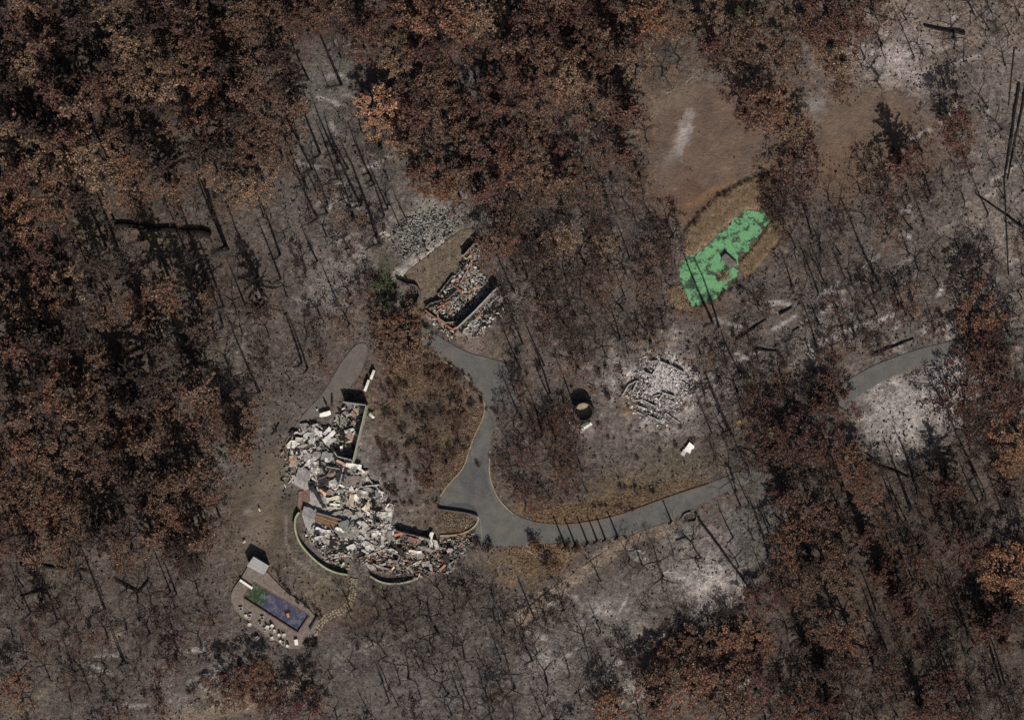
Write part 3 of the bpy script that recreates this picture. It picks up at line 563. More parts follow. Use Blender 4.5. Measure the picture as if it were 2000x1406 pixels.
fill([(1480,280),(1900,300),(1960,600),(1850,650),(1640,720),(1450,900),(1330,760),(1400,640),(1520,480)], 42, 36, [(('bare', 'black'), 4), (('sparse', 'dark'), 2), (('sparse', 'red'), 1), (('sparse', 'brown'), 1)], (3, 4.8))
fill([(1480,790),(1660,810),(1700,900),(1880,760),(1900,600),(2040,560),(2040,1440),(1260,1440),(1260,1250),(1520,1150),(1500,900)], 96, 36, [(('sparse', 'red'), 2), (('sparse', 'dark'), 3), (('conifer', 'dark'), 1.2), (('sparse', 'brown'), 2), (('bare', 'black'), 5), (('oak', 'red'), .5), (('conifer', 'red'), .6)], (3.4, 5.2))
fill([(640,1160),(940,1120),(1250,1200),(1260,1440),(560,1440)], 46, 25, [(('bare', 'black'), 6), (('sparse', 'dark'), 1)], (3, 4.6))
fill([(-40,1090),(380,1130),(430,1250),(250,1440),(-40,1440)], 44, 31, [(('bare', 'black'), 4), (('sparse', 'red'), 1.4), (('sparse', 'dark'), 1.6)], (2.8, 4.8))
fill([(955,810),(1120,780),(1150,980),(1010,985),(970,950)], 34, 19, [(('bare', 'black'), 3), (('sparse', 'brown'), 1.5), (('sparse', 'red'), 2.5)], (2.6, 4))
fill([(745,740),(850,740),(925,790),(900,880),(850,960),(770,940),(740,860)], 8, 34, [(('bare', 'black'), 2), (('sparse', 'brown'), 4)], (2.2, 3.6))
fill([(1330,740),(1500,740),(1490,900),(1380,900),(1370,800)], 8, 34, [(('bare', 'black'), 3), (('sparse', 'brown'), 1)], (2.8, 4))
fill([(400,1100),(560,1130),(400,1300),(330,1250)], 0, 40, [(('bare', 'black'), 1)], (2, 3))
for P, n, hr in (([(520,150),(780,130),(760,420),(700,640),(560,760),(420,700),(540,400)], 22, (12, 22)), ([(60,430),(520,420),(480,760),(300,900),(60,760)], 26, (14, 24)), ([(100,760),(420,800),(400,1100),(100,1240),(0,1200),(0,900)], 26, (9, 18)),
                 ([(1560,900),(1960,900),(1990,1400),(1520,1400),(1600,1150)], 48, (10, 20)), ([(900,380),(1250,340),(1320,640),(1000,700)], 16, (7, 13)), ([(1020,700),(1120,720),(1140,900),(1000,900)], 10, (9, 14)), ([(1500,450),(1900,420),(1860,640),(1560,700)], 16, (7, 14)), ([(860,30),(1240,30),(1230,330),(900,300)], 18, (12, 20)),
                 ([(700,1220),(1240,1230),(1240,1400),(650,1400)], 22, (5, 9)), ([(1700,20),(1980,20),(1950,180),(1750,180)], 6, (6, 9)), ([(1400,980),(1540,980),(1540,1180),(1430,1100)], 8, (8, 14))):
    xs = [p[0] for p in P]; ys = [p[1] for p in P]; c = 0
    n = int(n*.72)
    while c < n:
        x, y = random.uniform(min(xs), max(xs)), random.uniform(min(ys), max(ys))
        if pin(x, y, P) and not any(pin(x, y, Q) for Q in BLK): put('snag', x, y, random.uniform(*hr), 'black'); c += 1
# shrubs: rows and clumps
SH = []
for a, b, n in [((1340,455),(1400,388),9),((1400,388),(1460,355),8),((1460,355),(1505,345),6),((1352,600),(1400,588),5),((1400,588),(1440,545),6),((870,703),(915,738),8),((915,738),(945,785),8),((950,800),(985,800),5),((540,1115),(570,1165),7),((570,1165),(600,1180),5),((612,1185),(628,1200),4),((1165,985),(1240,1000),7),((1205,948),(1285,960),8),((820,905),(850,930),3)]:
    for i in range(n):
        t = (i+.5)/n; SH.append((a[0]+(b[0]-a[0])*t+random.uniform(-4, 4), a[1]+(b[1]-a[1])*t+random.uniform(-4, 4), random.uniform(.45, .95), random.choice(('black', 'dark', 'dark', 'brown'))))
for x, y, r, c in [(1046,1052,2,'dark'),(1045,1066,2.3,'orange'),(1052,1078,1.6,'tan'),(1068,1095,2.4,'dark'),(1085,1105,1.7,'brown'),(1110,1068,1.6,'dark'),(1095,1062,1.4,'dark'),(1130,1070,1.2,'dark'),(1415,536,1,'brown'),(1405,545,.8,'dark'),(905,1138,1,'black'),(610,1262,1.7,'black'),(600,1255,1.2,'black'),(618,1255,1.2,'dark'),(755,950,1,'dark'),(765,560,2.2,'green'),(735,550,2.4,'green'),(745,590,2,'green'),(1500,400,2.5,'green'),(1520,420,2,'green'),(930,1060,2,'dark'),(955,1065,1.8,'black'),(1170,730,1.3,'dark'),(1190,770,1.5,'dark'),(1210,720,1.2,'dark'),(1160,760,1.2,'brown'),(1050,715,1.4,'black'),(935,905,1,'dark'),(700,1265,1,'dark'),(380,1345,1.3,'dark'),(370,1350,1,'black'),(398,1325,1.6,'brown'),(470,1300,1,'dark'),(1320,870,.9,'dark'),(1355,860,.9,'dark')]:
    SH.append((x, y, r, c))
for _ in range(150):
    x, y = random.uniform(735, 935), random.uniform(690, 985)
    if pin(x, y, ISLAND): SH.append((x, y, random.uniform(.4, 1.5), random.choice(('dark', 'dark', 'brown', 'brown', 'red'))))
for _ in range(60):
    x, y = random.uniform(960, 1330), random.uniform(680, 1000)
    if pin(x, y, DRIVE) or pin(x, y, RUINS['ash']) or (x-1142)**2+(y-800)**2 < 900: continue
    SH.append((x, y, random.uniform(.4, 1.0), random.choice(('dark', 'brown', 'black'))))
for s in SH: put('shrub', *s)
place_trees()

# ------------------------------------------------------------------ labels for trees: nearest landmark, side and rank
LM = [('the green pond',1405,500),('the white ash ruin',1285,760),('the round open tank',1142,800),('the white metal sheets',1343,878),('the swimming pool',545,1185),('the pool house',507,1100),('the garage walls',700,830),('the main house ruin',680,990),('the curved brick rubble',830,1075),('the north ruin',890,590),('the rocky grey clearing',825,450),('the top-left corner',0,0),('the lower-left corner',0,1406),('the lower-right corner',2000,1406),('the top-right corner',2000,0),('the brown field',1370,280),('the second brown clearing',1690,250),
      ('the grey ash clearing',1780,800),('the white ash patch',1380,1120),('the driveway island',830,840),('the road junction',940,1010),('the fallen black trunk',310,450),('the middle left edge',0,703),('the middle right edge',2000,703),('the middle top edge',1000,0),('the middle bottom edge',1000,1406),('the grey forest gap',640,180),('the pale bottom clearing',1120,1260),('the leaning tan patch',160,465),('the crossing fallen logs',110,1105),('the pale ash streaks',640,560),('the pink orange tree',745,235),('the bright orange tree',1270,35),('the row of seven poles',1160,1050),('the small pond dock',1425,508),('the long fallen trunk',1400,1070),('the covered road',1560,860),('the dark middle thicket',1060,880),('the bottom dirt track',440,1390),('the upper left slope',460,520),('the south dirt track',1110,1135),('the right edge shadows',1975,300),('the bent burned trunk',1720,570),('the round dark bush',1190,1350)]
ORD = ['closest','second closest','third closest','fourth closest','fifth closest','sixth closest','seventh closest','eighth closest','ninth closest','tenth closest','eleventh closest','twelfth closest','thirteenth closest','fourteenth closest','fifteenth closest','sixteenth closest','seventeenth closest','eighteenth closest','nineteenth closest','twentieth closest']
_u = ['','first','second','third','fourth','fifth','sixth','seventh','eighth','ninth']
for _t, _o in (('twenty','twentieth'),('thirty','thirtieth'),('forty','fortieth'),('fifty','fiftieth'),('sixty','sixtieth')):
    if _t != 'twenty': ORD.append(_o+' closest')
    ORD += [f'{_t}-{u} closest' for u in _u[1:]]
def side(dx, dy):
    a = math.degrees(math.atan2(-dy, dx)) % 360
    return ['right of','upper right of','above','upper left of','left of','lower left of','below','lower right of'][int(((a+22.5) % 360)//45)]
buck = {}
for kind, x, y, size, col, e in TREES:
    q = sorted(LM, key=lambda m: (m[1]-x)**2+(m[2]-y)**2)[0]
    sd_ = side(x-q[1], y-q[2]); word = KWORD[kind] if kind in ('bare', 'snag') else CWORD[col]+' '+KWORD[kind]
    buck.setdefault((word, sd_, q[0]), []).append(((x-q[1])**2+(y-q[2])**2, e, kind))
for (word, s_, lm), L in buck.items():
    for i, (d, e, kind) in enumerate(sorted(L, key=lambda t: t[0])):
        if len(L) == 1: lab = f'{word}, the only such one {s_} {lm}'
        else: lab = f'{word}, {ORD[i]} {s_} {lm}'
        tag(e, lab, {'shrub': 'shrub', 'snag': 'dead tree'}.get(kind, 'tree'), GROUPS[kind]); del e['_k']

# ------------------------------------------------------------------ fallen logs and poles
def log(x0, y0, x1, y1, r, label, z=None, col=(.016, .014, .013), name='fallen_log', cat='log', group='burned logs lying on the ground'):
    a, b = px(x0, y0), px(x1, y1); n = max(3, int((b-a).length/2)); per = Vector((-(b-a).y, (b-a).x, 0)).normalized()
    mb = MB(col); pts = []
    for i in range(n+1):
        p = a.lerp(b, i/n)+per*random.uniform(-.12, .12)*(r*3); p.z = (z if z is not None else r*.8); pts.append(p)
    mb.tube(pts, [r*(1-.45*i/n) for i in range(n+1)], 7)
    o = mb.build(name, RUB, loc=a); tag(o, label, cat, group)
    st = MB(col)
    for i in range(1, n):
        if random.random() < .7:
            p = pts[i]; d = per*random.choice((-1, 1))*random.uniform(.4, 1.4)*min(1, r*3)+Vector((0, 0, random.uniform(.1, .9)))
            st.tube([p, p+d], [r*.22, .02], 3)
    if st.v:
        s = st.build('branch_stub', RUB, loc=a); s.parent = o; s.location = (0, 0, 0)
    return o
for L in [(412,459,225,439,.85,'thickest charred log, lying left to right below the tan crowns at far left'),(1437,664,1497,624,.28,'straight dark log on pale ash just below the green pond'),(1470,683,1521,686,.3,'short level log on pale ash below the pond'),(1522,614,1547,600,.32,'short tilted dark log on ash right of the pond bottom'),(1702,694,1785,662,.3,'long dark log just above the road at right'),(1547,648,1561,640,.2,'tiny dark log between the ash streaks below the pond'),
          (1885,67,1805,52,.45,'thick black log at top right beside the pale clearing'),(1990,165,1962,350,.38,'long black log shape drawn for a shadow line down the right edge'),(2004,170,1968,352,.3,'second log shape for a shadow line, just right of and parallel to the first'),(1962,350,1970,538,.2,'thin straight pole shape for a shadow line continuing down the right edge'),(1981,95,1970,208,.17,'thin straight pole shape for a shadow line near the right edge top'),(2005,452,1968,422,.4,'thick black log at right edge crossing the ash'),(1968,422,1905,378,.22,'thin log leading up left from the right edge'),  # the long right-edge logs and poles are shadow lines built as dark shapes
          (1177,1374,1144,1348,.3,'short thick log at bottom beside the small round dark tree'),(40,1102,172,1115,.42,'long level log at lower left above the crossing shadows'),(226,1131,272,1156,.4,'dark log tilted down right at lower left'),(272,1156,292,1130,.3,'short log meeting the tilted log at lower left'),(92,1148,40,1165,.3,'short log in shadow at the lower left edge'),(1358,1003,1458,1141,.3,'very long fallen trunk crossing the ash from the gate wall'),(1320,1055,1337,1049,.22,'small dark log left of the long fallen trunk'),
          (1592,902,1625,910,.22,'thin log under the trees below the road bend'),(1695,900,1775,932,.4,'dark fallen trunk at the lower edge of the grey ash clearing'),(1713,900,1690,885,.3,'short fallen branch at the grey ash clearing edge'),(2000,455,1990,430,.2,'small branch by the right edge log'),(545,826,531,850,.17,'thin pale pole lying beside the west lane'),(1215,770,1238,742,.2,'thin rail leading up to the white ash ruin')]:
    log(*L)
# slender burned poles in a row along the drive
for i, (x, y, h, l) in enumerate([(1104,1066,7.0,'leftmost and tallest pole of the row beside the drive'),(1124,1065,6.6,'second pole from the left in the row beside the drive'),(1148,1061,6.4,'third pole from the left in the row beside the drive'),(1166,1055,6.2,'fourth pole from the left in the row beside the drive'),(1182,1052,5.4,'fifth pole from the left in the row beside the drive'),(1206,1048,5.8,'sixth pole, right end of the close row beside the drive'),(1311,1018,5.1,'lone pole on the verge far right of the row of six')]):
    e = empty('burned_pole_tree', px(x, y)); tag(e, l, 'dead tree', 'slender burned poles along the drive')
    t = MB((.014, .012, .012)); t.tube([(0, 0, -.2), (.06, 0, h*.5), (0, .05, h)], [.27, .22, .13], 6); t.build('trunk', RUB, e)
    c = MB((.016, .013, .012))
    for k in range(40):
        z = h*random.uniform(.45, .98); a = random.uniform(0, 6.28); q = random.uniform(.12, .32)
        c.tube([(0, 0, z), (math.cos(a)*q, math.sin(a)*q, z+.1)], [.05, .03], 3, cap=False)
    for k in range(40):
        a = random.uniform(0, 6.28); c.tube([(0, 0, h), (math.cos(a)*.3, math.sin(a)*.3, h+random.uniform(-.2, .35))], [.05, .02], 3, cap=False)
    c.build('branch_tuft', RUB, e)

# ------------------------------------------------------------------ pond, dock, reeds
o = sheet('pond_water', POND_P, -.10, POND, (.1, .3, .1), z0=-.12)
def stuff(name, polys, n, fn, mat, label=None, cat=None, edge=0):
    mb = MB(); c = 0
    for P, k in polys:
        xs = [p[0] for p in P]; ys = [p[1] for p in P]; i = 0
        X = rng.uniform(min(xs), max(xs), k*6); Y = rng.uniform(min(ys), max(ys), k*6); m = inpoly(X, Y, P)
        for x, y in list(zip(X[m], Y[m]))[:k]:
            if edge and segdist(np.array([x]), np.array([y]), P, True)[0] < random.random()**2*edge: continue
            fn(mb, px(x, y))
    o = mb.build(name, mat); o['kind'] = 'stuff'
    if label: tag(o, label, cat)
    return o
def f_reed(mb, p):
    c = random.choice(((.22, .16, .10), (.18, .125, .08), (.26, .19, .125), (.12, .085, .055))); 
    for _ in range(3):
        a = random.gauss(1.75, .5); L = random.uniform(.5, 1.4); d = Vector((math.cos(a)*L*.8, math.sin(a)*L*.8, L*.55)); q = p+Vector((random.uniform(-.3, .3), random.uniform(-.3, .3), -.05))
        s = Vector((-d.y, d.x, 0)).normalized()*.05
        mb.poly([q-s, q+s, q+d+s*.3, q+d-s*.3], c)
stuff('dry_reeds', [([(1340,500),(1345,450),(1400,392),(1470,355),(1502,352),(1500,405),(1450,410),(1418,440),(1390,468),(1355,497)], 3900), ([(1447,522),(1464,502),(1482,480),(1500,455),(1515,432),(1530,455),(1492,506),(1458,542)], 1300), ([(1400,545),(1405,532),(1425,530),(1428,545),(1412,553)], 45), ([(1330,560),(1300,570),(1320,600),(1350,610),(1345,590)], 260)], 0, f_reed, GRASS, 'tan dry reeds on the banks around the green pond', 'reeds')
def f_grass(mb, p):
    c = random.choice(((.24, .16, .095), (.2, .145, .095), (.16, .105, .065), (.10, .065, .045)))
    for _ in range(2):
        a = random.uniform(0, 6.28); L = random.uniform(.25, .6); d = Vector((math.cos(a)*L, math.sin(a)*L, L*.6)); s = Vector((-d.y, d.x, 0)).normalized()*.06
        mb.poly([p-s, p+s, p+d+s*.3, p+d-s*.3], c)
stuff('dry_verge_grass', [([(1010,1010),(1090,1026),(1140,1018),(1207,1004),(1330,958),(1385,940),(1385,925),(1250,955),(1180,980),(1050,995)], 1700), ([(1000,1068),(1090,1062),(1110,1100),(1040,1160),(1020,1110)], 900), ([(948,790),(940,830),(900,925),(865,960),(850,950),(895,880),(915,800)], 800), ([(740,690),(850,700),(900,740),(850,780),(760,770)], 900), ([(860,1000),(930,1010),(905,1038),(860,1040)], 400)], 0, f_grass, GRASS, 'orange tan dry grass along the driveway verges', 'grass')
_a, _b = np.meshgrid(np.arange(520)/2-130, np.arange(380)/2-95, indexing='ij'); LITN = fbm(_a*.14, _b*.14, 61, 4)
def f_char(mb, p):
    if float(LITN[int((p.x+130)*2) % 520, int((p.y+95)*2) % 380]) < random.uniform(.25, .75): return
    if any(pin(p.x*K+1000, 703-p.y*K, Q) for Q in (DRIVE, TERR, POND_P, LANE)): return
    v = random.choice((.012, .018, .03, .055)); c = (v, v*.85, v*.78)
    if random.random() < .06: v = random.uniform(.12, .26); c = (v, v*.92, v*.87)
    a = random.uniform(0, 6.28); L = random.uniform(.1, .5)*(2.2 if random.random() < .08 else 1); w_ = random.uniform(.06, .28)
    mb.box((p.x, p.y, .02), (L, w_, random.uniform(.06, .3)), Euler((random.uniform(-.4, .4), random.uniform(-.4, .4), a)), col=c)
FULL = [(-20,-20),(2020,-20),(2020,1426),(-20,1426)]
FIELD = [(1250,170),(1400,150),(1560,200),(1790,200),(1800,300),(1520,330),(1345,440),(1290,440),(1260,380)]
stuff('charred_litter', [(FULL, 34000)], 0, lambda mb, p: None if (pin(p.x*K+1000, 703-p.y*K, FIELD) and random.random() < .93) else f_char(mb, p), RUB, 'charred twigs and clods strewn over the burned ground', 'ground litter')
def f_rock(mb, p):
    v = random.choice((.10, .22, .28, .34, .02)); s = random.uniform(.12, .45)*(1.8 if random.random() < .06 else 1)
    mb.box((p.x, p.y, s*.15), (s, s*random.uniform(.4, .9), s*random.uniform(.4, .9)), Euler((random.uniform(-.5, .5), random.uniform(-.5, .5), random.uniform(0, 6.28))), col=(v, v*.98, v*.93), taper=.6)
stuff('rocks', [([(760,480),(765,440),(800,420),(850,405),(890,410),(905,440),(880,465),(820,500),(780,510)], 1700), ([(340,1385),(390,1350),(440,1300),(450,1320),(400,1380)], 90), ([(1290,180),(1350,150),(1360,140),(1350,165),(1310,190)], 110), ([(860,1003),(925,1010),(922,1030),(870,1036)], 330), ([(600,600),(620,540),(680,500),(700,560),(660,600)], 160)], 0, f_rock, RUB, 'pale grey rocks and clods above the north ruin', 'rocks', 26)
e = empty('dock', px(1425, 508)); tag(e, 'small square grey dock jutting into the green pond', 'dock')
mb = MB((.13, .115, .11))
C4 = [px(1418,494), px(1440,514), px(1429,526), px(1408,505)]; ctr = px(1425, 508)
for i in range(9):
    a, b = C4[0].lerp(C4[1], i/9), C4[0].lerp(C4[1], (i+.93)/9); c, d = C4[3].lerp(C4[2], (i+.93)/9), C4[3].lerp(C4[2], i/9)
    mb.prism([tuple((q-ctr)[:2]) for q in (a, b, c, d)], .78, .86)
mb.build('deck', MAT, e)
for q in (C4[0], C4[3], C4[1], C4[2]):
    p = MB((.03, .025, .02)); v = (q-ctr)*.9; p.tube([(v.x, v.y, -1), (v.x, v.y, 1.3 if q is C4[0] or q is C4[3] else .775)], .1, 6); p.build('post', RUB, e)

# ------------------------------------------------------------------ water tank
e = empty('water_tank', px(1143, 802)); tag(e, 'round open-topped rusty tank with a tan floor above the white ruin yard', 'tank')
def ring(mb, r0, r1, z0, z1, col, n=36):
    P = [(math.cos(i*2*math.pi/n), math.sin(i*2*math.pi/n)) for i in range(n)]
    for i in range(n):
        a, b = P[i], P[(i+1) % n]
        mb.poly([(a[0]*r1, a[1]*r1, z0), (b[0]*r1, b[1]*r1, z0), (b[0]*r1, b[1]*r1, z1), (a[0]*r1, a[1]*r1, z1)], col)
        mb.poly([(b[0]*r0, b[1]*r0, z0), (a[0]*r0, a[1]*r0, z0), (a[0]*r0, a[1]*r0, z1), (b[0]*r0, b[1]*r0, z1)], col)
        mb.poly([(a[0]*r1, a[1]*r1, z1), (b[0]*r1, b[1]*r1, z1), (b[0]*r0, b[1]*r0, z1), (a[0]*r0, a[1]*r0, z1)], col)
mb = MB(); ring(mb, 2.12, 2.25, -.2, 3.1, (.075, .05, .042)); mb.build('tank_wall', MAT, e)
mb = MB((.30, .25, .19)); mb.prism([(2.15*math.cos(i*.2094), 2.15*math.sin(i*.2094)) for i in range(30)], .0, .75); mb.build('tank_floor', MAT, e)
mb = MB(); ring(mb, 2.09, 2.3, 3.1, 3.2, (.04, .03, .03)); mb.build('rim', MAT, e)

# ------------------------------------------------------------------ rubble
PAL = [((.34, .325, .30), 4), ((.52, .495, .46), 3.2), ((.22, .205, .19), 2.5), ((.08, .072, .066), 2), ((.018, .016, .016), 3), ((.36, .21, .15), .7), ((.30, .265, .2), 1.5), ((.66, .63, .58), 1.6)]
def f_rub(lo=.3, hi=1.5, tilt=.55, pal=PAL, zmax=.8):
    cs = [p[0] for p in pal]; ws = [p[1] for p in pal]
    def f(mb, p):
        c = random.choices(cs, ws)[0]; v = random.uniform(.75, 1.25); c = tuple(a*v for a in c)
        L = random.uniform(lo, hi)*(random.random()*.7+.5); t = random.random()
        if t < .55: d = (L, L*random.uniform(.25, .8), random.uniform(.05, .2))
        elif t < .8: d = (L*1.7, random.uniform(.1, .22), random.uniform(.1, .22)); 
        else: d = (L*.5, L*.5, L*.45)
        mb.box((p.x, p.y, random.uniform(.05, zmax)*.6), d, Euler((random.gauss(0, tilt), random.gauss(0, tilt), random.choice((.25, 1.8, -.4, random.uniform(0, 6.28))))), col=c, taper=random.uniform(.7, 1))
    return f
def frag(x, y, L, W, ang, tilt, col, label, name='wall_slab', t=.15, z=.45, cat='slab', group=None, mat=None, warp=.12):
    """a broken, slightly warped plate lying on the rubble; L, W in px, ang = degrees in the photo, clockwise from right"""
    L /= K; W /= K; n = max(2, int(L/.5)); mb = MB(col); k = random.random()*6
    zf = lambda u, v: warp*math.sin(u*2.3+k)+warp*.6*math.sin(v*4+k*2)
    P = []
    for i in range(n+1):
        u = -L/2+L*i/n; e0 = random.uniform(-.12, .12)*W; e1 = random.uniform(-.12, .12)*W
        P.append(((u+random.uniform(-.05, .05)*L*(i in (0, n)), -W/2+e0), (u+random.uniform(-.05, .05)*L*(i in (0, n)), W/2+e1)))
    top = [[Vector((a[0], a[1], zf(*a)+t/2)), Vector((b[0], b[1], zf(*b)+t/2))] for a, b in P]; bot = [[v-Vector((0, 0, t)) for v in r] for r in top]
    for i in range(n):
        mb.poly([top[i][0], top[i+1][0], top[i+1][1], top[i][1]]); mb.poly([bot[i][1], bot[i+1][1], bot[i+1][0], bot[i][0]])
        mb.poly([bot[i][0], bot[i+1][0], top[i+1][0], top[i][0]]); mb.poly([top[i][1], top[i+1][1], bot[i+1][1], bot[i][1]])
    mb.poly([bot[0][1], bot[0][0], top[0][0], top[0][1]]); mb.poly([bot[n][0], bot[n][1], top[n][1], top[n][0]])
    o = mb.build(name, mat or MAT); o.location = px(x, y, z); o.rotation_euler = (tilt[0], tilt[1], R(-ang))
    tag(o, label, cat, group); return o
def beam(x0, y0, x1, y1, label, r=.14, z0=.6, z1=.9, col=(.016, .014, .014)):
    a, b = px(x0, y0, z0), px(x1, y1, z1); d = b-a; mb = MB(col)
    mb.box((0, 0, 0), (d.length, r*2, r*2.2), Euler((0, -math.asin(d.z/d.length), math.atan2(d.y, d.x)), 'XYZ')); 
    mb.box((d.x*.2, d.y*.2, d.z*.2+r*1.4), (d.length*.3, r*1.3, r*.9), Euler((0, -math.asin(d.z/d.length), math.atan2(d.y, d.x)+.05), 'XYZ'))
    o = mb.build('charred_beam', RUB); o.location = (a+b)/2; tag(o, label, 'beam', 'charred beams lying in the ruins')

# ---- main house
WC = (.22, .215, .205)
house = empty('burned_house', px(680, 960)); tag(house, 'large burned-out house ruin of pale rubble left of the driveway loop', 'house')
ho = house.location
def part(mb, name, parent=house, mat=MAT):
    o = mb.build(name, mat, None, loc=parent.location); o.parent = parent; o.location = (0, 0, 0); return o
mb = MB((.30, .29, .25)); mb.wall([(719,790),(692,902)], .22, 3.3, col=(.30, .30, .25)); part(mb, 'garage_east_wall')
mb = MB(); mb.wall([(674,783),(718,789)], .22, 3.3, col=(.32, .31, .30), rag=.12); part(mb, 'garage_north_wall')
mb = MB(); mb.wall([(656,880),(662,889),(690,896)], .22, 3.0, col=(.3, .29, .28), rag=.15); part(mb, 'garage_south_wall')
mb = MB(); mb.wall([(674,784),(678,806)], .2, 1.2, col=(.1, .09, .09), rag=.4); part(mb, 'garage_west_wall')
mb = MB((.17, .165, .155)); mb.prism([tuple(px(*p)[:2]) for p in [(675,785),(716,791),(692,894),(655,886),(640,860),(660,820)]], -.2, .10); part(mb, 'garage_floor')
mb = MB((.31, .295, .28)); mb.prism([tuple(px(*p)[:2]) for p in [(572,905),(600,868),(640,862),(690,900),(712,922),(770,990),(762,1030),(700,1095),(650,1062),(600,1040),(590,1005),(600,960),(566,940)]], -.2, .14); part(mb, 'house_floor')
mb = MB((.17, .115, .092)); mb.prism([tuple(px(*p)[:2]) for p in [(583,960),(606,955),(606,978),(580,1000)]], .0, .19); part(mb, 'brick_paving')
mb = MB()
for i in range(14):
    t0, t1 = i/14, (i+.85)/14; A, B, C_, D_ = [Vector(p) for p in ((616,1001),(666,1016),(651,1031),(616,1017))]
    q = [A.lerp(D_, t0), B.lerp(C_, t0), B.lerp(C_, t1), A.lerp(D_, t1)]
    mb.prism([tuple(px(*p)[:2]) for p in q], .2, .62+random.uniform(-.04, .04), random.choice(((.2, .13, .075), (.16, .1, .06), (.25, .17, .11), (.04, .03, .025))))
part(mb, 'timber_deck')
for pts, h, c in [([(620,1000),(668,1014)], 1.6, (.2, .17, .15)), ([(671,908),(690,905),(706,914),(714,922)], 1.0, (.55, .53, .5)), ([(672,912),(668,930),(663,948)], 1.0, (.3, .28, .27)), ([(714,922),(725,940),(745,960)], .8, (.3, .27, .24)), ([(640,910),(665,915)], 1.8, (.25, .24, .23)),
                  ([(622,935),(640,928),(648,915)], 1.5, (.14, .13, .13)), ([(672,955),(690,960),(705,950),(720,948),(742,946)], 1.1, (.4, .38, .36)), ([(640,975),(660,970),(665,980)], .9, (.42, .41, .33)), ([(640,990),(665,992)], .8, (.5, .49, .42)), ([(684,962),(686,985),(700,988)], 1.0, (.38, .3, .2)),
                  ([(720,975),(722,995),(708,1000)], .9, (.5, .45, .38)), ([(600,1035),(608,1060)], .9, (.2, .18, .17)), ([(662,1078),(700,1090),(740,1076),(765,1068)], 1.0, (.32, .27, .24)), ([(668,1085),(690,1084)], .6, (.5, .4, .33)), ([(775,1035),(842,1052)], 2.0, (.14, .11, .10)),
                  ([(842,1050),(846,1062)], 1.3, (.6, .58, .5)), ([(762,1085),(772,1078),(782,1084),(778,1094),(766,1094)], 1.3, (.2, .18, .17)), ([(785,1078),(815,1082)], .5, (.6, .5, .46)), ([(848,1074),(860,1068),(878,1072),(882,1084)], .7, (.2, .19, .18)), ([(730,1100),(745,1106),(760,1110)], 1.2, (.3, .26, .24)),
                  ([(572,850),(566,900)], .8, (.2, .19, .18)), ([(600,838),(620,842)], .9, (.35, .33, .3)), ([(612,828),(600,836)], 1.2, (.08, .08, .09)), ([(600,880),(590,905)], .5, (.25, .24, .2)), ([(740,1008),(748,1020)], 1.2, (.12, .11, .11)), ([(718,1010),(735,1018)], 1.3, (.2, .2, .2)), ([(692,1008),(700,1000)], .8, (.4, .4, .35)),
                  ([(880,1100),(890,1092),(886,1112),(868,1120)], .7, (.25, .22, .2)), ([(822,1108),(850,1122)], .6, (.2, .18, .17))]:
    mb = MB(); mb.wall(pts, .28, h, col=c, rag=.3); part(mb, 'broken_wall')
mb = MB(); mb.wall([(741,1018),(741,1024)], .8, 2.6, col=(.2, .17, .16)); part(mb, 'chimney')
stuff('house_rubble', [([(672,795),(712,795),(690,880),(660,865),(650,830)], 420), ([(566,850),(600,825),(650,835),(655,880),(690,905),(600,930),(565,930)], 950), ([(600,925),(700,905),(725,935),(770,985),(755,1010),(700,1010),(640,1000),(610,960)], 900), ([(605,1030),(660,1030),(740,1000),(775,1035),(760,1070),(700,1090),(650,1070)], 950), ([(595,1040),(655,1065),(690,1115),(640,1100)], 130), ([(600,840),(560,870),(548,960),(575,940)], 60)], 0, f_rub(.25, 1.15), RUB, 'pale and black rubble heaped over the main house ruin', 'rubble')
PAL4 = [((.38, .362, .34), 4), ((.25, .235, .22), 5), ((.58, .55, .51), 2.4), ((.03, .028, .027), 4), ((.36, .32, .25), .6), ((.32, .21, .16), .4), ((.20, .165, .145), 1.2)]  # near-black slabs: charred pieces, plus shaded voids painted in as colour
def f_big(mb, p):
    c = random.choices([q[0] for q in PAL4], [q[1] for q in PAL4])[0]; L = random.uniform(1.0, 3.3)
    W_ = L*random.uniform(.2, .6); a = random.choice((.3, 1.85, -.5, random.uniform(0, 6.28))); k = random.randint(4, 6)
    M = Euler((random.gauss(0, .17), random.gauss(0, .17), a)).to_matrix(); z = random.uniform(.35, .95); t = random.uniform(.06, .2)
    P = [Vector((math.cos(i*6.283/k+.6)*L*.6*random.uniform(.7, 1.1), math.sin(i*6.283/k+.6)*W_*.7*random.uniform(.7, 1.1), 0)) for i in range(k)]
    up = [p+M@(q+Vector((0, 0, t)))+Vector((0, 0, z)) for q in P]; dn = [p+M@q+Vector((0, 0, z)) for q in P]
    mb.poly(up, c); mb.poly(dn[::-1], c)
    for i in range(k): j = (i+1) % k; mb.poly([dn[i], dn[j], up[j], up[i]], c)
stuff('broken_slabs', [([(570,850),(600,825),(650,835),(655,880),(690,905),(600,930),(565,930)], 95), ([(600,925),(700,905),(725,935),(770,985),(755,1010),(700,1010),(640,1000),(610,960)], 130), ([(605,1030),(660,1030),(740,1000),(775,1035),(760,1070),(700,1090),(650,1070)], 110), ([(750,1045),(845,1050),(890,1075),(885,1110),(820,1130),(740,1115),(700,1095)], 34), ([(672,795),(712,795),(690,880),(660,865),(650,830)], 22)], 0, f_big, RUB, 'larger broken slabs of plaster and brick over the main house ruin', 'rubble')
PALR = [((.30, .275, .25), 4), ((.50, .47, .43), 2.2), ((.16, .13, .11), 4), ((.02, .018, .017), 4), ((.34, .17, .11), 2.2), ((.20, .125, .095), 3)]
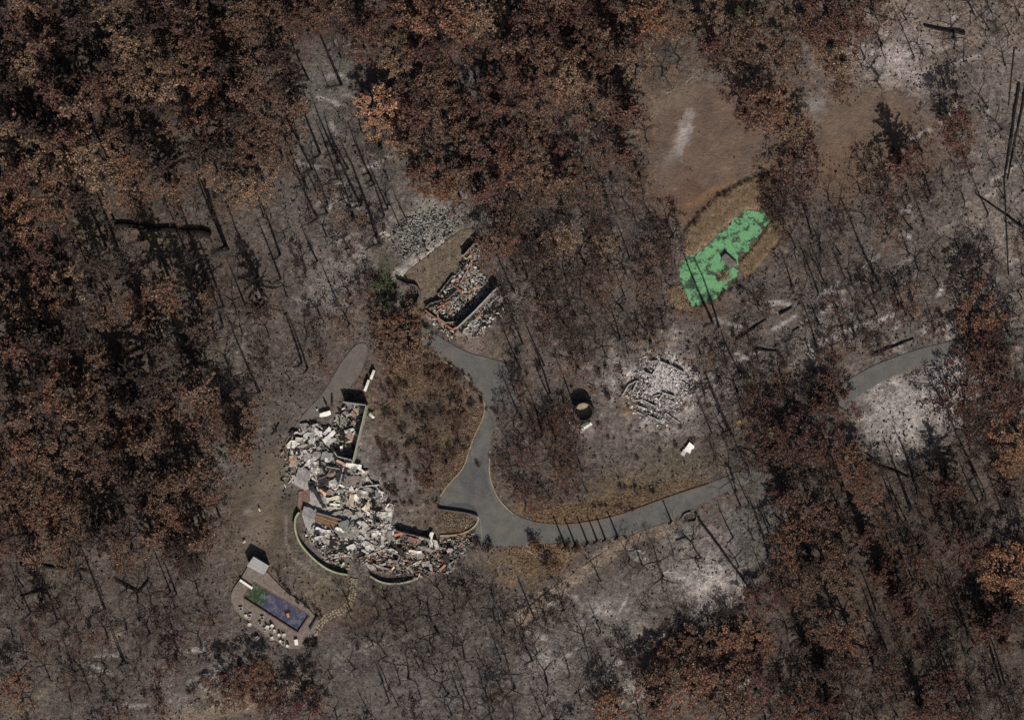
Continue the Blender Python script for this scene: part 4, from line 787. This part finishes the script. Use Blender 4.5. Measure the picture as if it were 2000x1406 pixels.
stuff('wing_rubble', [([(750,1045),(845,1050),(890,1075),(885,1110),(820,1130),(740,1115),(700,1095)], 1100), ([(845,1050),(925,1040),(925,1065),(890,1100),(880,1075)], 170)], 0, f_rub(.25, 1.1, .5, PALR), RUB, 'brown and brick red rubble over the right wing of the house ruin', 'rubble', 10)
# curved garden walls
for pts, h, lab in [([(586,999),(577,1012),(578,1035),(586,1058),(600,1076),(618,1094),(640,1110),(660,1118),(680,1121)], 1.3, 'long curved garden wall with a pale green top left of the house ruin'), ([(724,1124),(740,1134),(758,1139),(780,1139),(800,1135),(818,1128)], 1.0, 'short curved wall with a pale top below the house ruin'),
                    ([(775,546),(795,555),(812,556),(820,566),(821,580),(812,594),(795,602),(785,604)], 1.1, 'dark curved retaining wall left of the north ruin'), ([(1333,1012),(1338,1003),(1350,1000)], .5, 'low curved gate wall beside the lower road'), ([(1361,1004),(1362,1018),(1345,1020)], .4, 'broken gate wall stub beside the lower road'),  # curved retaining wall's dark colour stands in for its shadow
                    ([(857,994),(880,997),(915,1002),(934,1008)], .9, 'dark low wall along the junction above the gravel bed')]:
    mb = MB(); pp = chaikin(pts, 2, False); mb.wall(pp, .3, h, col=(.07, .065, .06) if 'dark' in lab else (.22, .21, .19)); o = mb.build('garden_wall', MAT); tag(o, lab, 'wall')
    tp = MB(); cc = (.30, .34, .20) if 'green' in lab else (.15, .14, .12) if 'gate' in lab else ((.09, .08, .07) if 'dark' in lab else (.34, .33, .26)); P = [px(*p) for p in pp]
    for a, b in zip(P[:-1], P[1:]):
        c = (a+b)/2; tp.box((c.x, c.y, h+.04), ((b-a).length-.01, .4, .08), math.atan2(b.y-a.y, b.x-a.x), col=cc)
    t = tp.build('coping', MAT); t.parent = o
# loose plates and beams
WS = (.72, .70, .66)
for a in [(636,808,21,8,-15,(.25,.1),WS,'white panel at the top of the rubble near the lane'),(640,841,18,6,-52,(.1,.25),WS,'narrow white panel, upper of the crossed pair in the rubble'),(644,851,31,8,-42,(.1,.2),WS,'longest white panel beside the garage ruin'),(727,811,13,5,40,(.1,-.2),WS,'small bent white panel right of the garage wall'),
          (622,969,52,9,60,(.5,.2),(.03,.03,.033),'long black fallen panel in the middle of the ruin'),(651,917,22,12,-12,(.2,.1),(.026,.026,.03),'blue-black plate for a shaded pit between the pale walls'),(634,938,22,14,10,(.15,.2),(.03,.025,.025),'blackish brown plate for a shaded void left of the pale court'),(593,925,24,26,20,(.08,.05),(.2,.195,.19),'broad grey slab at the left edge of the ruin'),  # blue-black and blackish brown plates paint shaded pits as dark sheets
          (604,1000,26,18,15,(.05,.05),(.19,.185,.185),'grey ribbed slab near the curved garden wall'),(690,938,36,20,5,(.06,.03),(.17,.145,.14),'brownish slab inside the pale court'),(692,908,30,7,8,(.2,.05),(.66,.64,.58),'white plaster slab at the top of the court'),(706,917,16,6,40,(.2,.1),(.66,.64,.6),'white plaster slab at the court corner'),
          (652,972,24,7,-12,(.35,.1),(.44,.42,.3),'cream slab under the blue-black plate'),(655,984,20,4,4,(.3,.1),(.6,.58,.46),'thin cream strip below the cream slab'),(688,975,9,24,4,(.1,.3),(.36,.28,.19),'upright tan slab in the ruin centre'),(717,989,18,10,-50,(.2,.3),(.6,.52,.4),'cream slab near the ruin right side'),(706,958,22,5,20,(.2,.1),(.45,.44,.4),'pale strip across the ruin upper right'),
          (632,1035,30,8,15,(.3,.1),(.5,.48,.5),'shiny grey panel below the timber deck'),(628,1047,26,5,-12,(.2,.1),(.42,.4,.4),'pale strip second below the timber deck'),(675,1026,22,18,-20,(.06,.04),(.15,.155,.15),'dark grey slab right of the timber deck'),(687,1068,17,11,-30,(.2,.1),(.42,.42,.41),'pale square slab at the ruin bottom left'),
          (632,960,18,5,38,(.2,.2),(.55,.33,.2),'orange slab beside the long black panel'),(783,1041,24,5,-20,(.2,.1),(.45,.17,.11),'brick-red heap above the round hollow'),(810,1054,26,10,15,(.1,.1),(.2,.12,.1),'dull red slab under the dark wall'),(812,1076,26,5,5,(.2,0),(.62,.52,.48),'pinkish white beam right of the round hollow'),(843,1045,7,13,15,(.1,.2),(.62,.6,.52),'white stub at the end of the dark wall'),
          (865,1108,16,4,-50,(.2,.1),(.42,.24,.18),'small pink slab at the ruin lower right'),(668,903,20,5,30,(.2,.1),(.42,.25,.2),'pinkish slab between garage and court'),(668,875,5,11,0,(.2,.1),(.62,.62,.58),'small white stick below the crossed panels'),(610,846,20,4,12,(.2,.1),(.3,.3,.32),'grey bent strip at the black heap'),(642,890,24,16,10,(.05,.1),(.2,.2,.195),'flat grey slab south of the crossed panels'),
          (620,800,3,3,0,(.3,.1),(.5,.5,.5),'tiny grey scrap beside the top white panel'),(508,995,6,3,60,(.1,.1),(.5,.42,.26),'small yellow board in the dirt left of the ruin'),(552,885,8,3,-50,(.1,.1),(.32,.25,.17),'small tan board beside the lane end'),(478,1058,7,3,-30,(.1,.1),(.45,.4,.33),'small pale board above the pool house'),
          (1118,829,14,3,38,(.2,.1),WS,'short white strip left of a pair under the tank'),(1146,833,24,5,-32,(.2,.15),WS,'longer white strip under the tank'),(1138,843,7,5,0,(.1,.1),(.4,.36,.35),'small pale scrap under the tank strips')]:
    frag(*a[:7], a[7], mat=SHEET if sum(a[6]) > 1.8 else MAT, z=1.0 if a[2]*a[3] > 40 else .6, group='broken plates and slabs lying in the ruins')
for a in [(661,800,677,815,'charred beam in the garage near its west wall'),(665,842,664,816,'upright-looking charred beam in the garage'),(658,828,668,846,'short charred beam crossing the garage rubble'),(675,841,688,822,'slanted charred beam at the garage centre'),(632,865,652,885,'charred beam south of the white panels'),(649,792,651,774,'thin charred pole standing off the lane'),(633,780,641,794,'thin charred pole left of the lane pole'),(646,1025,668,1060,'heavy charred beam below the timber deck'),(672,1045,688,1015,'charred beam leaning right of the deck'),
          (652,890,662,915,'short charred beam by the pink slab'),(832,604,868,587,'charred beam at the left corner of the north ruin'),(872,578,890,565,'charred beam beside the red bricks of the north ruin'),(860,570,872,580,'short charred beam in the north ruin'),(870,560,884,545,'charred beam on the upper side of the north ruin'),(941,623,956,604,'short black beam outside the north ruin'),(952,615,969,600,'longer black beam outside the north ruin'),(903,528,915,505,'charred beam near the small north block')]:
    beam(*a)
# small burned tree inside the ruin
e = empty('charred_sapling', px(731, 1027)); tag(e, 'charred sapling with a forked black top inside the house ruin', 'dead tree')
mb = MB((.012, .011, .011)); mb.tube([(0, 0, 0), (.5, 1.8, 2.5), (1.1, 4.8, 4.0)], [.2, .14, .1], 5)
mb.build('trunk', RUB, e); mb = MB((.012, .011, .011))
for k in range(7):
    a = k*.9; mb.tube([(1.1, 4.8, 4.0), (1.1+math.cos(a)*1.4, 4.8+math.sin(a)*1.4, 4.5)], [.09, .03], 4)
mb.build('branches', RUB, e)
# white twin planters / slabs by the lane
for x, y, L, lab in [(729,731,19,'upper of two white slabs standing end to end by the lane'), (718,752,23,'lower of two white slabs standing end to end by the lane')]:
    e = empty('roof_slab', px(x, y), R(70)); tag(e, lab, 'slab', 'two white slabs on the low wall by the lane')
    mb = MB(WS); mb.box((0, 0, 1.25), (L/K, .62, .14)); mb.box((L/K*.2, .03, 1.33), (L/K*.5, .5, .05), col=(.6, .58, .5)); mb.build('slab_top', SHEET, e)
    mb = MB((.06, .05, .045)); mb.box((0, .0, .58), (L/K*.95, .4, 1.18)); mb.build('slab_base', MAT, e)

# ---- north ruin
e2 = empty('burned_guest_house', px(890, 590)); tag(e2, 'burned brick guest house ruin above the driveway loop', 'house')
BR_ = (.30, .12, .075)
for pts, h, c, n in [([(894,640),(930,606),(966,568),(975,560)], 3.0, (.28, .27, .25), 'long_wall'), ([(832,606),(848,618),(868,632),(886,643)], 1.0, BR_, 'brick_wall'), ([(886,643),(896,636)], 1.4, (.36, .16, .1), 'brick_wall'), ([(884,556),(902,568)], .9, BR_, 'brick_wall'), ([(852,602),(872,592),(880,588)], 1.0, (.33, .16, .11), 'brick_wall'), ([(856,606),(858,620),(872,630),(888,628)], 2.0, (.25, .2, .17), 'inner_wall'),
                     ([(856,576),(870,558),(886,538)], .9, (.15, .13, .12), 'broken_wall'), ([(870,588),(895,566)], 1.0, (.12, .1, .09), 'broken_wall'), ([(900,552),(912,530),(920,512)], .8, (.3, .2, .17), 'broken_wall'), ([(832,600),(842,592),(864,586)], 1.4, (.1, .09, .09), 'broken_wall'), ([(925,540),(948,556)], .8, (.2, .2, .19), 'broken_wall'),
                     ([(906,500),(926,478),(934,470)], 2.2, (.2, .16, .15), 'chimney_block'), ([(934,470),(940,478)], 2.2, (.22, .16, .15), 'chimney_block'), ([(903,498),(912,506),(920,498)], 1.0, (.4, .33, .2), 'broken_wall')]:
    mb = MB(); mb.wall(pts, .3, h, col=c, rag=.0 if n == 'long_wall' else .25); part(mb, n, e2)
mb = MB((.19, .185, .165)); mb.prism([tuple(px(*p)[:2]) for p in [(838,604),(888,640),(968,562),(930,520),(895,530),(870,565)]], -.2, .11); part(mb, 'floor_slab', e2)
mb = MB((.26, .26, .25)); mb.prism([tuple(px(*p)[:2]) for p in [(900,648),(980,570),(990,580),(912,656)]], -.2, .09); part(mb, 'patio', e2)
PAL2 = [((.34, .33, .30), 4), ((.17, .16, .145), 2.5), ((.02, .018, .018), 3.5), ((.52, .50, .45), 2), ((.40, .19, .12), 1.5)]
stuff('guest_house_rubble', [([(838,602),(888,636),(962,560),(930,520),(895,530),(870,565)], 1100), ([(895,535),(905,500),(935,470),(940,490),(915,540)], 200), ([(892,650),(985,565),(1000,600),(930,660)], 260), ([(825,610),(840,612),(895,650),(880,662)], 180)], 0, f_rub(.25, 1.1, .5, PAL2, .7), RUB, 'grey and brick rubble inside the north ruin', 'rubble')

# ---- ash ruin
e3 = empty('burned_barn', px(1285, 760)); tag(e3, 'ruin of low wall stubs on white ash right of the round tank', 'building')
for a, b, h in [((1292,706),(1310,714),.9),((1312,714),(1336,727),1.0),((1285,712),(1275,732),.7),((1260,727),(1274,732),.8),((1246,743),(1236,765),.8),((1216,772),(1228,752),.5),((1228,752),(1246,742),.5),((1260,741),(1261,757),.8),((1258,782),(1282,794),.7),((1248,793),(1264,798),.8),((1266,811),(1288,821),.7),((1244,804),(1257,811),.5),((1294,766),(1318,774),.8),((1298,766),(1286,782),.6),((1300,806),(1328,826),.5),((1316,742),(1316,763),.6),((1240,782),(1256,780),.5),((1328,742),(1344,752),.5),((1306,780),(1318,786),.7),((1270,706),(1285,704),.7),((1276,774),(1290,770),.6)]:
    mb = MB(); mb.wall([a, b], .26, h*1.15, col=(.33, .315, .305), rag=.45); part(mb, 'wall_stub', e3)
mb = MB((.40, .37, .375)); mb.prism([tuple(px(*p)[:2]) for p in [(1286,710),(1334,732),(1322,770),(1268,772),(1276,734)]], -.2, .07); part(mb, 'floor_slab', e3)
PAL3 = [((.62, .585, .58), 4), ((.3, .28, .28), 4), ((.14, .13, .13), 2), ((.02, .018, .018), 3.5)]
stuff('barn_rubble', [([(1245,705),(1262,692),(1305,690),(1366,725),(1362,760),(1335,800),(1300,838),(1232,808),(1208,778),(1232,740)], 2900)], 0, f_rub(.12, .6, .2, PAL3, .12), RUB, 'white ash rubble over the ruin of wall stubs', 'rubble', 30)
for x, y, L, W, an, lab in [(1347,874,18,13,-52,'largest bright white metal sheet on bare ground below the ash ruin'), (1336,884,12,8,-60,'smaller greyish white metal sheet touching the largest one')]:
    frag(x, y, L, W, an, (.14, .09), (.74, .73, .72) if 'small' not in lab else (.45, .42, .42), lab, 'metal_sheet', .06, .55 if 'over' not in lab else .85, 'metal sheet', 'white metal sheets below the ash ruin', SHEET, .08)

# ------------------------------------------------------------------ pool terrace
def prism_obj(name, P, z0, z1, col, mat=MAT):
    mb = MB(col); mb.prism([tuple(px(*p)[:2]) for p in P], z0, z1); return mb.build(name, mat)
# terrace as four pieces round the pool hole
A, B, C_, D_ = POOL_P
te = empty('pool_terrace', px(540, 1190)); tag(te, 'brownish grey paved terrace around the swimming pool', 'terrace')
cx_, cy_ = 540, 1185
quads = []
mb = MB((.165, .135, .118))
n = len(TERR)
def ray_to_pool(p):      # nearest point on the pool outline along the ray to the pool centre
    c = Vector((540, 1185)); q = Vector(p); best = None
    for a, b in zip(POOL_P, POOL_P[1:]+POOL_P[:1]):
        a, b = Vector(a), Vector(b); d = q-c; e_ = b-a; den = d.x*e_.y-d.y*e_.x
        if abs(den) < 1e-9: continue
        t = ((a-c).x*e_.y-(a-c).y*e_.x)/den; s = ((a-c).x*d.y-(a-c).y*d.x)/den
        if 0 < t and -1e-6 <= s <= 1+1e-6 and (best is None or t < best): best = t
    return c+(q-c)*best
dense = []
for i in range(n):
    a, b = Vector(TERR[i]), Vector(TERR[(i+1) % n])
    for k in range(6): dense.append(tuple(a.lerp(b, k/6)))
for cr in POOL_P:          # a spoke through each pool corner keeps the corners sharp
    c = Vector((540, 1185)); d = Vector(cr)-c
    best = min(range(len(dense)), key=lambda i: abs((Vector(dense[i])-c).angle(d))); q = Vector(dense[best])
    q = c+d.normalized()*(q-c).length; dense[best] = tuple(q)
inner = [ray_to_pool(p) for p in dense]; m = len(dense); zt = .28
for i in range(m):
    j = (i+1) % m; o0, o1, i0, i1 = px(*dense[i], zt), px(*dense[j], zt), px(*inner[i], zt), px(*inner[j], zt)
    dn = lambda v, z: Vector((v.x, v.y, z))
    mb.poly([o0, i0, i1, o1][::1]); mb.poly([dn(o0, -.4), o0, o1, dn(o1, -.4)]); mb.poly([i0, dn(i0, -1.6), dn(i1, -1.6), i1], (.12, .12, .13))
part(mb, 'paving', te)
mb = MB((.13, .075, .06))
for a, b in zip(POOL_P, POOL_P[1:]+POOL_P[:1]):
    a, b = px(*a), px(*b); c = (a+b)/2; mb.box((c.x, c.y, zt+.02), ((b-a).length-.25, .28, .08), math.atan2(b.y-a.y, b.x-a.x))
part(mb, 'pool_coping', te)
pw = empty('x', (0, 0, 0)); bpy.data.objects.remove(pw)
mb = MB(); pc = px(540, 1185); ang = math.atan2(px(*B).y-px(*A).y, px(*B).x-px(*A).x)
Mi = Matrix.Rotation(-ang, 2)
mb.prism([tuple(Mi@Vector((px(*p)-pc)[:2])) for p in POOL_P], -.25, -.2); o = mb.build('pool_water', POOL); o.location = (pc.x, pc.y, 0); o.rotation_euler = (0, 0, ang); o['kind'] = 'structure'
frag(563, 1201, 9, 5, 70, (.1, .1), (.40, .17, .09), 'orange float drifting in the dark pool water', 'pool_float', .2, -.05, 'pool float', warp=.05)
frag(561, 1195, 9, 12, 70, (0, 0), (.03, .02, .018), 'dark flat patch on the pool water beside the orange float', 'pool_dark_patch', .06, -.19, 'debris', warp=.02)  # flat dark patch at water level beside the float
o = MB((.74, .72, .68)); a, b = px(470, 1131.6), px(494, 1148); c = (a+b)/2; o.box((0, 0, .62), ((b-a).length, .55, .12)); e = empty('bench', (c.x, c.y, zt), math.atan2(b.y-a.y, b.x-a.x)); o.build('seat', SHEET, e); tag(e, 'long white bench at the upper left end of the pool', 'bench')
for s in (-1, 1):
    q = MB((.3, .29, .27)); q.box((s*1.3, 0, .28), (.25, .45, .555)); q.build('leg', MAT, e)
# pool house
C_ph = [(499,1084),(529,1102),(519,1120),(486,1103)]; cc = sum((px(*p) for p in C_ph), Vector((0, 0, 0)))/4
ph = empty('pool_house', (cc.x, cc.y, .1)); tag(ph, 'small pool house with a pale ribbed flat roof', 'pool house')
loc = [px(*p)-cc for p in C_ph]; hh = 2.7
mb = MB((.2, .17, .15)); mb.prism([tuple((p*.93)[:2]) for p in loc], -.1, hh); mb.build('walls', MAT, ph)
mb = MB()
for i in range(13):
    a, b = loc[0].lerp(loc[3], i/13), loc[0].lerp(loc[3], (i+.86)/13); c, d = loc[1].lerp(loc[2], (i+.86)/13), loc[1].lerp(loc[2], i/13)
    v = random.uniform(.34, .44) if i < 9 else random.choice((.12, .4, .3)); mb.prism([tuple(q[:2]) for q in (a, d, c, b)], hh+.01, hh+.16, (v, v*.97, v))
mb.build('roof', SHEET, ph)
mb = MB((.3, .27, .26)); mb.prism([tuple((p*.99)[:2]) for p in loc], hh+.003, hh+.07); mb.build('roof_deck', MAT, ph)
mb = MB((.05, .04, .035)); v = (loc[3]+loc[2])/2*.94; mb.box((v.x, v.y, 1.05), (1.1, .1, 2.1), math.atan2(loc[2].y-loc[3].y, loc[2].x-loc[3].x)); mb.build('door', MAT, ph)
# chairs on the terrace
def make_chair():
    e = empty('patio_chair', (0, 0, zt)); W_ = (.52, .49, .46)
    mb = MB(W_); mb.box((0, 0, .42), (.6, .58, .08)); mb.build('seat', SHEET, e)
    mb = MB(W_); mb.box((0, .3, .74), (.58, .07, .6), Euler((-.25, 0, 0))); mb.build('backrest', SHEET, e)
    for sx in (-1, 1):
        mb = MB(W_); mb.box((sx*.33, 0, .62), (.07, .6, .05)); mb.build('armrest', SHEET, e)
        for sy in (-1, 1):
            mb = MB(W_); mb.box((sx*.27, sy*.25, .19), (.05, .05, .38)); mb.build('leg', SHEET, e)
    return e
ch0 = make_chair(); first = True
CH = [(280,850),(345,950),(402,940),(530,1040),(395,1065),(600,1120),(655,1110),(690,1080),(720,1145),(780,1200),(845,1200),(690,1240),(830,1300),(890,1345),(495,1240),(560,970),(800,1285),(630,1095),(385,965)]
CHL = ['leftmost', 'second', 'third', 'fourth', 'fifth', 'sixth', 'seventh', 'eighth', 'ninth', 'tenth', 'eleventh', 'twelfth', 'thirteenth', 'fourteenth', 'fifteenth', 'sixteenth', 'seventeenth', 'eighteenth', 'rightmost']
for i, (x, y) in enumerate(sorted(CH)):
    X, Y = 430+x/6.697, 1060+y/6.697
    if i == 0: e = ch0
    else:
        e = ch0.copy(); COL.objects.link(e)
        for c in list(ch0.children): d = c.copy(); COL.objects.link(d); d.parent = e
    p = px(X, Y); on = pin(X, Y, TERR); e.location = (p.x, p.y, zt if on else 0.0); e.rotation_euler = (0, 0, random.uniform(0, 6.28)); e.scale = (1.12,)*3
    tag(e, f'{CHL[i]} of the white chairs strewn below the pool, counted from the left', 'chair', 'white patio chairs below the pool')
e = empty('table', (*px(580, 1253)[:2], zt), R(10)); tag(e, 'white rectangular table at the lower corner of the pool terrace', 'table')
mb = MB(WS); mb.box((0, 0, .74), (.85, 1.4, .07)); mb.build('tabletop', SHEET, e)
for sx in (-1, 1):
    for sy in (-1, 1): mb = MB(WS); mb.box((sx*.35, sy*.6, .35), (.07, .07, .70)); mb.build('leg', SHEET, e)
# low dark wall and stone path
mb = MB(); mb.wall([(621,1203),(606,1228)], .35, .9, col=(.05, .04, .035)); o = mb.build('low_wall', MAT); tag(o, 'short dark low wall between the pool and the stone path', 'wall')
PATH = chaikin([(692,1130),(690,1150),(688,1165),(680,1183),(664,1194),(640,1203),(628,1215),(612,1236)], 2, False)
mb = MB()
PP = [px(*p) for p in PATH]
for i in range(len(PP)-1):
    a, b = PP[i], PP[i+1]; t = (b-a).normalized(); nn = Vector((-t.y, t.x, 0)); k = max(1, int((b-a).length/.45))
    for j in range(k):
        for u in (-.6, 0, .6):
            c = a.lerp(b, (j+.5)/k)+nn*u; v = random.uniform(.7, 1.15)
            mb.box((c.x+random.uniform(-.12, .12), c.y+random.uniform(-.12, .12), .02), (.5*random.uniform(.7, 1.25), .6*random.uniform(.7, 1.1), random.uniform(.2, .34)), math.atan2(t.y, t.x)+random.uniform(-.6, .6), col=(.26*v, .22*v, .155*v), taper=.85)
o = mb.build('stone_path', MAT); o['kind'] = 'structure'
strip('dirt_track', chaikin([(1318,1026),(1250,1046),(1185,1084),(1115,1134),(1062,1172),(1005,1222)], 2, False), 2.3, .02, GROUND, (.25,.205,.165))
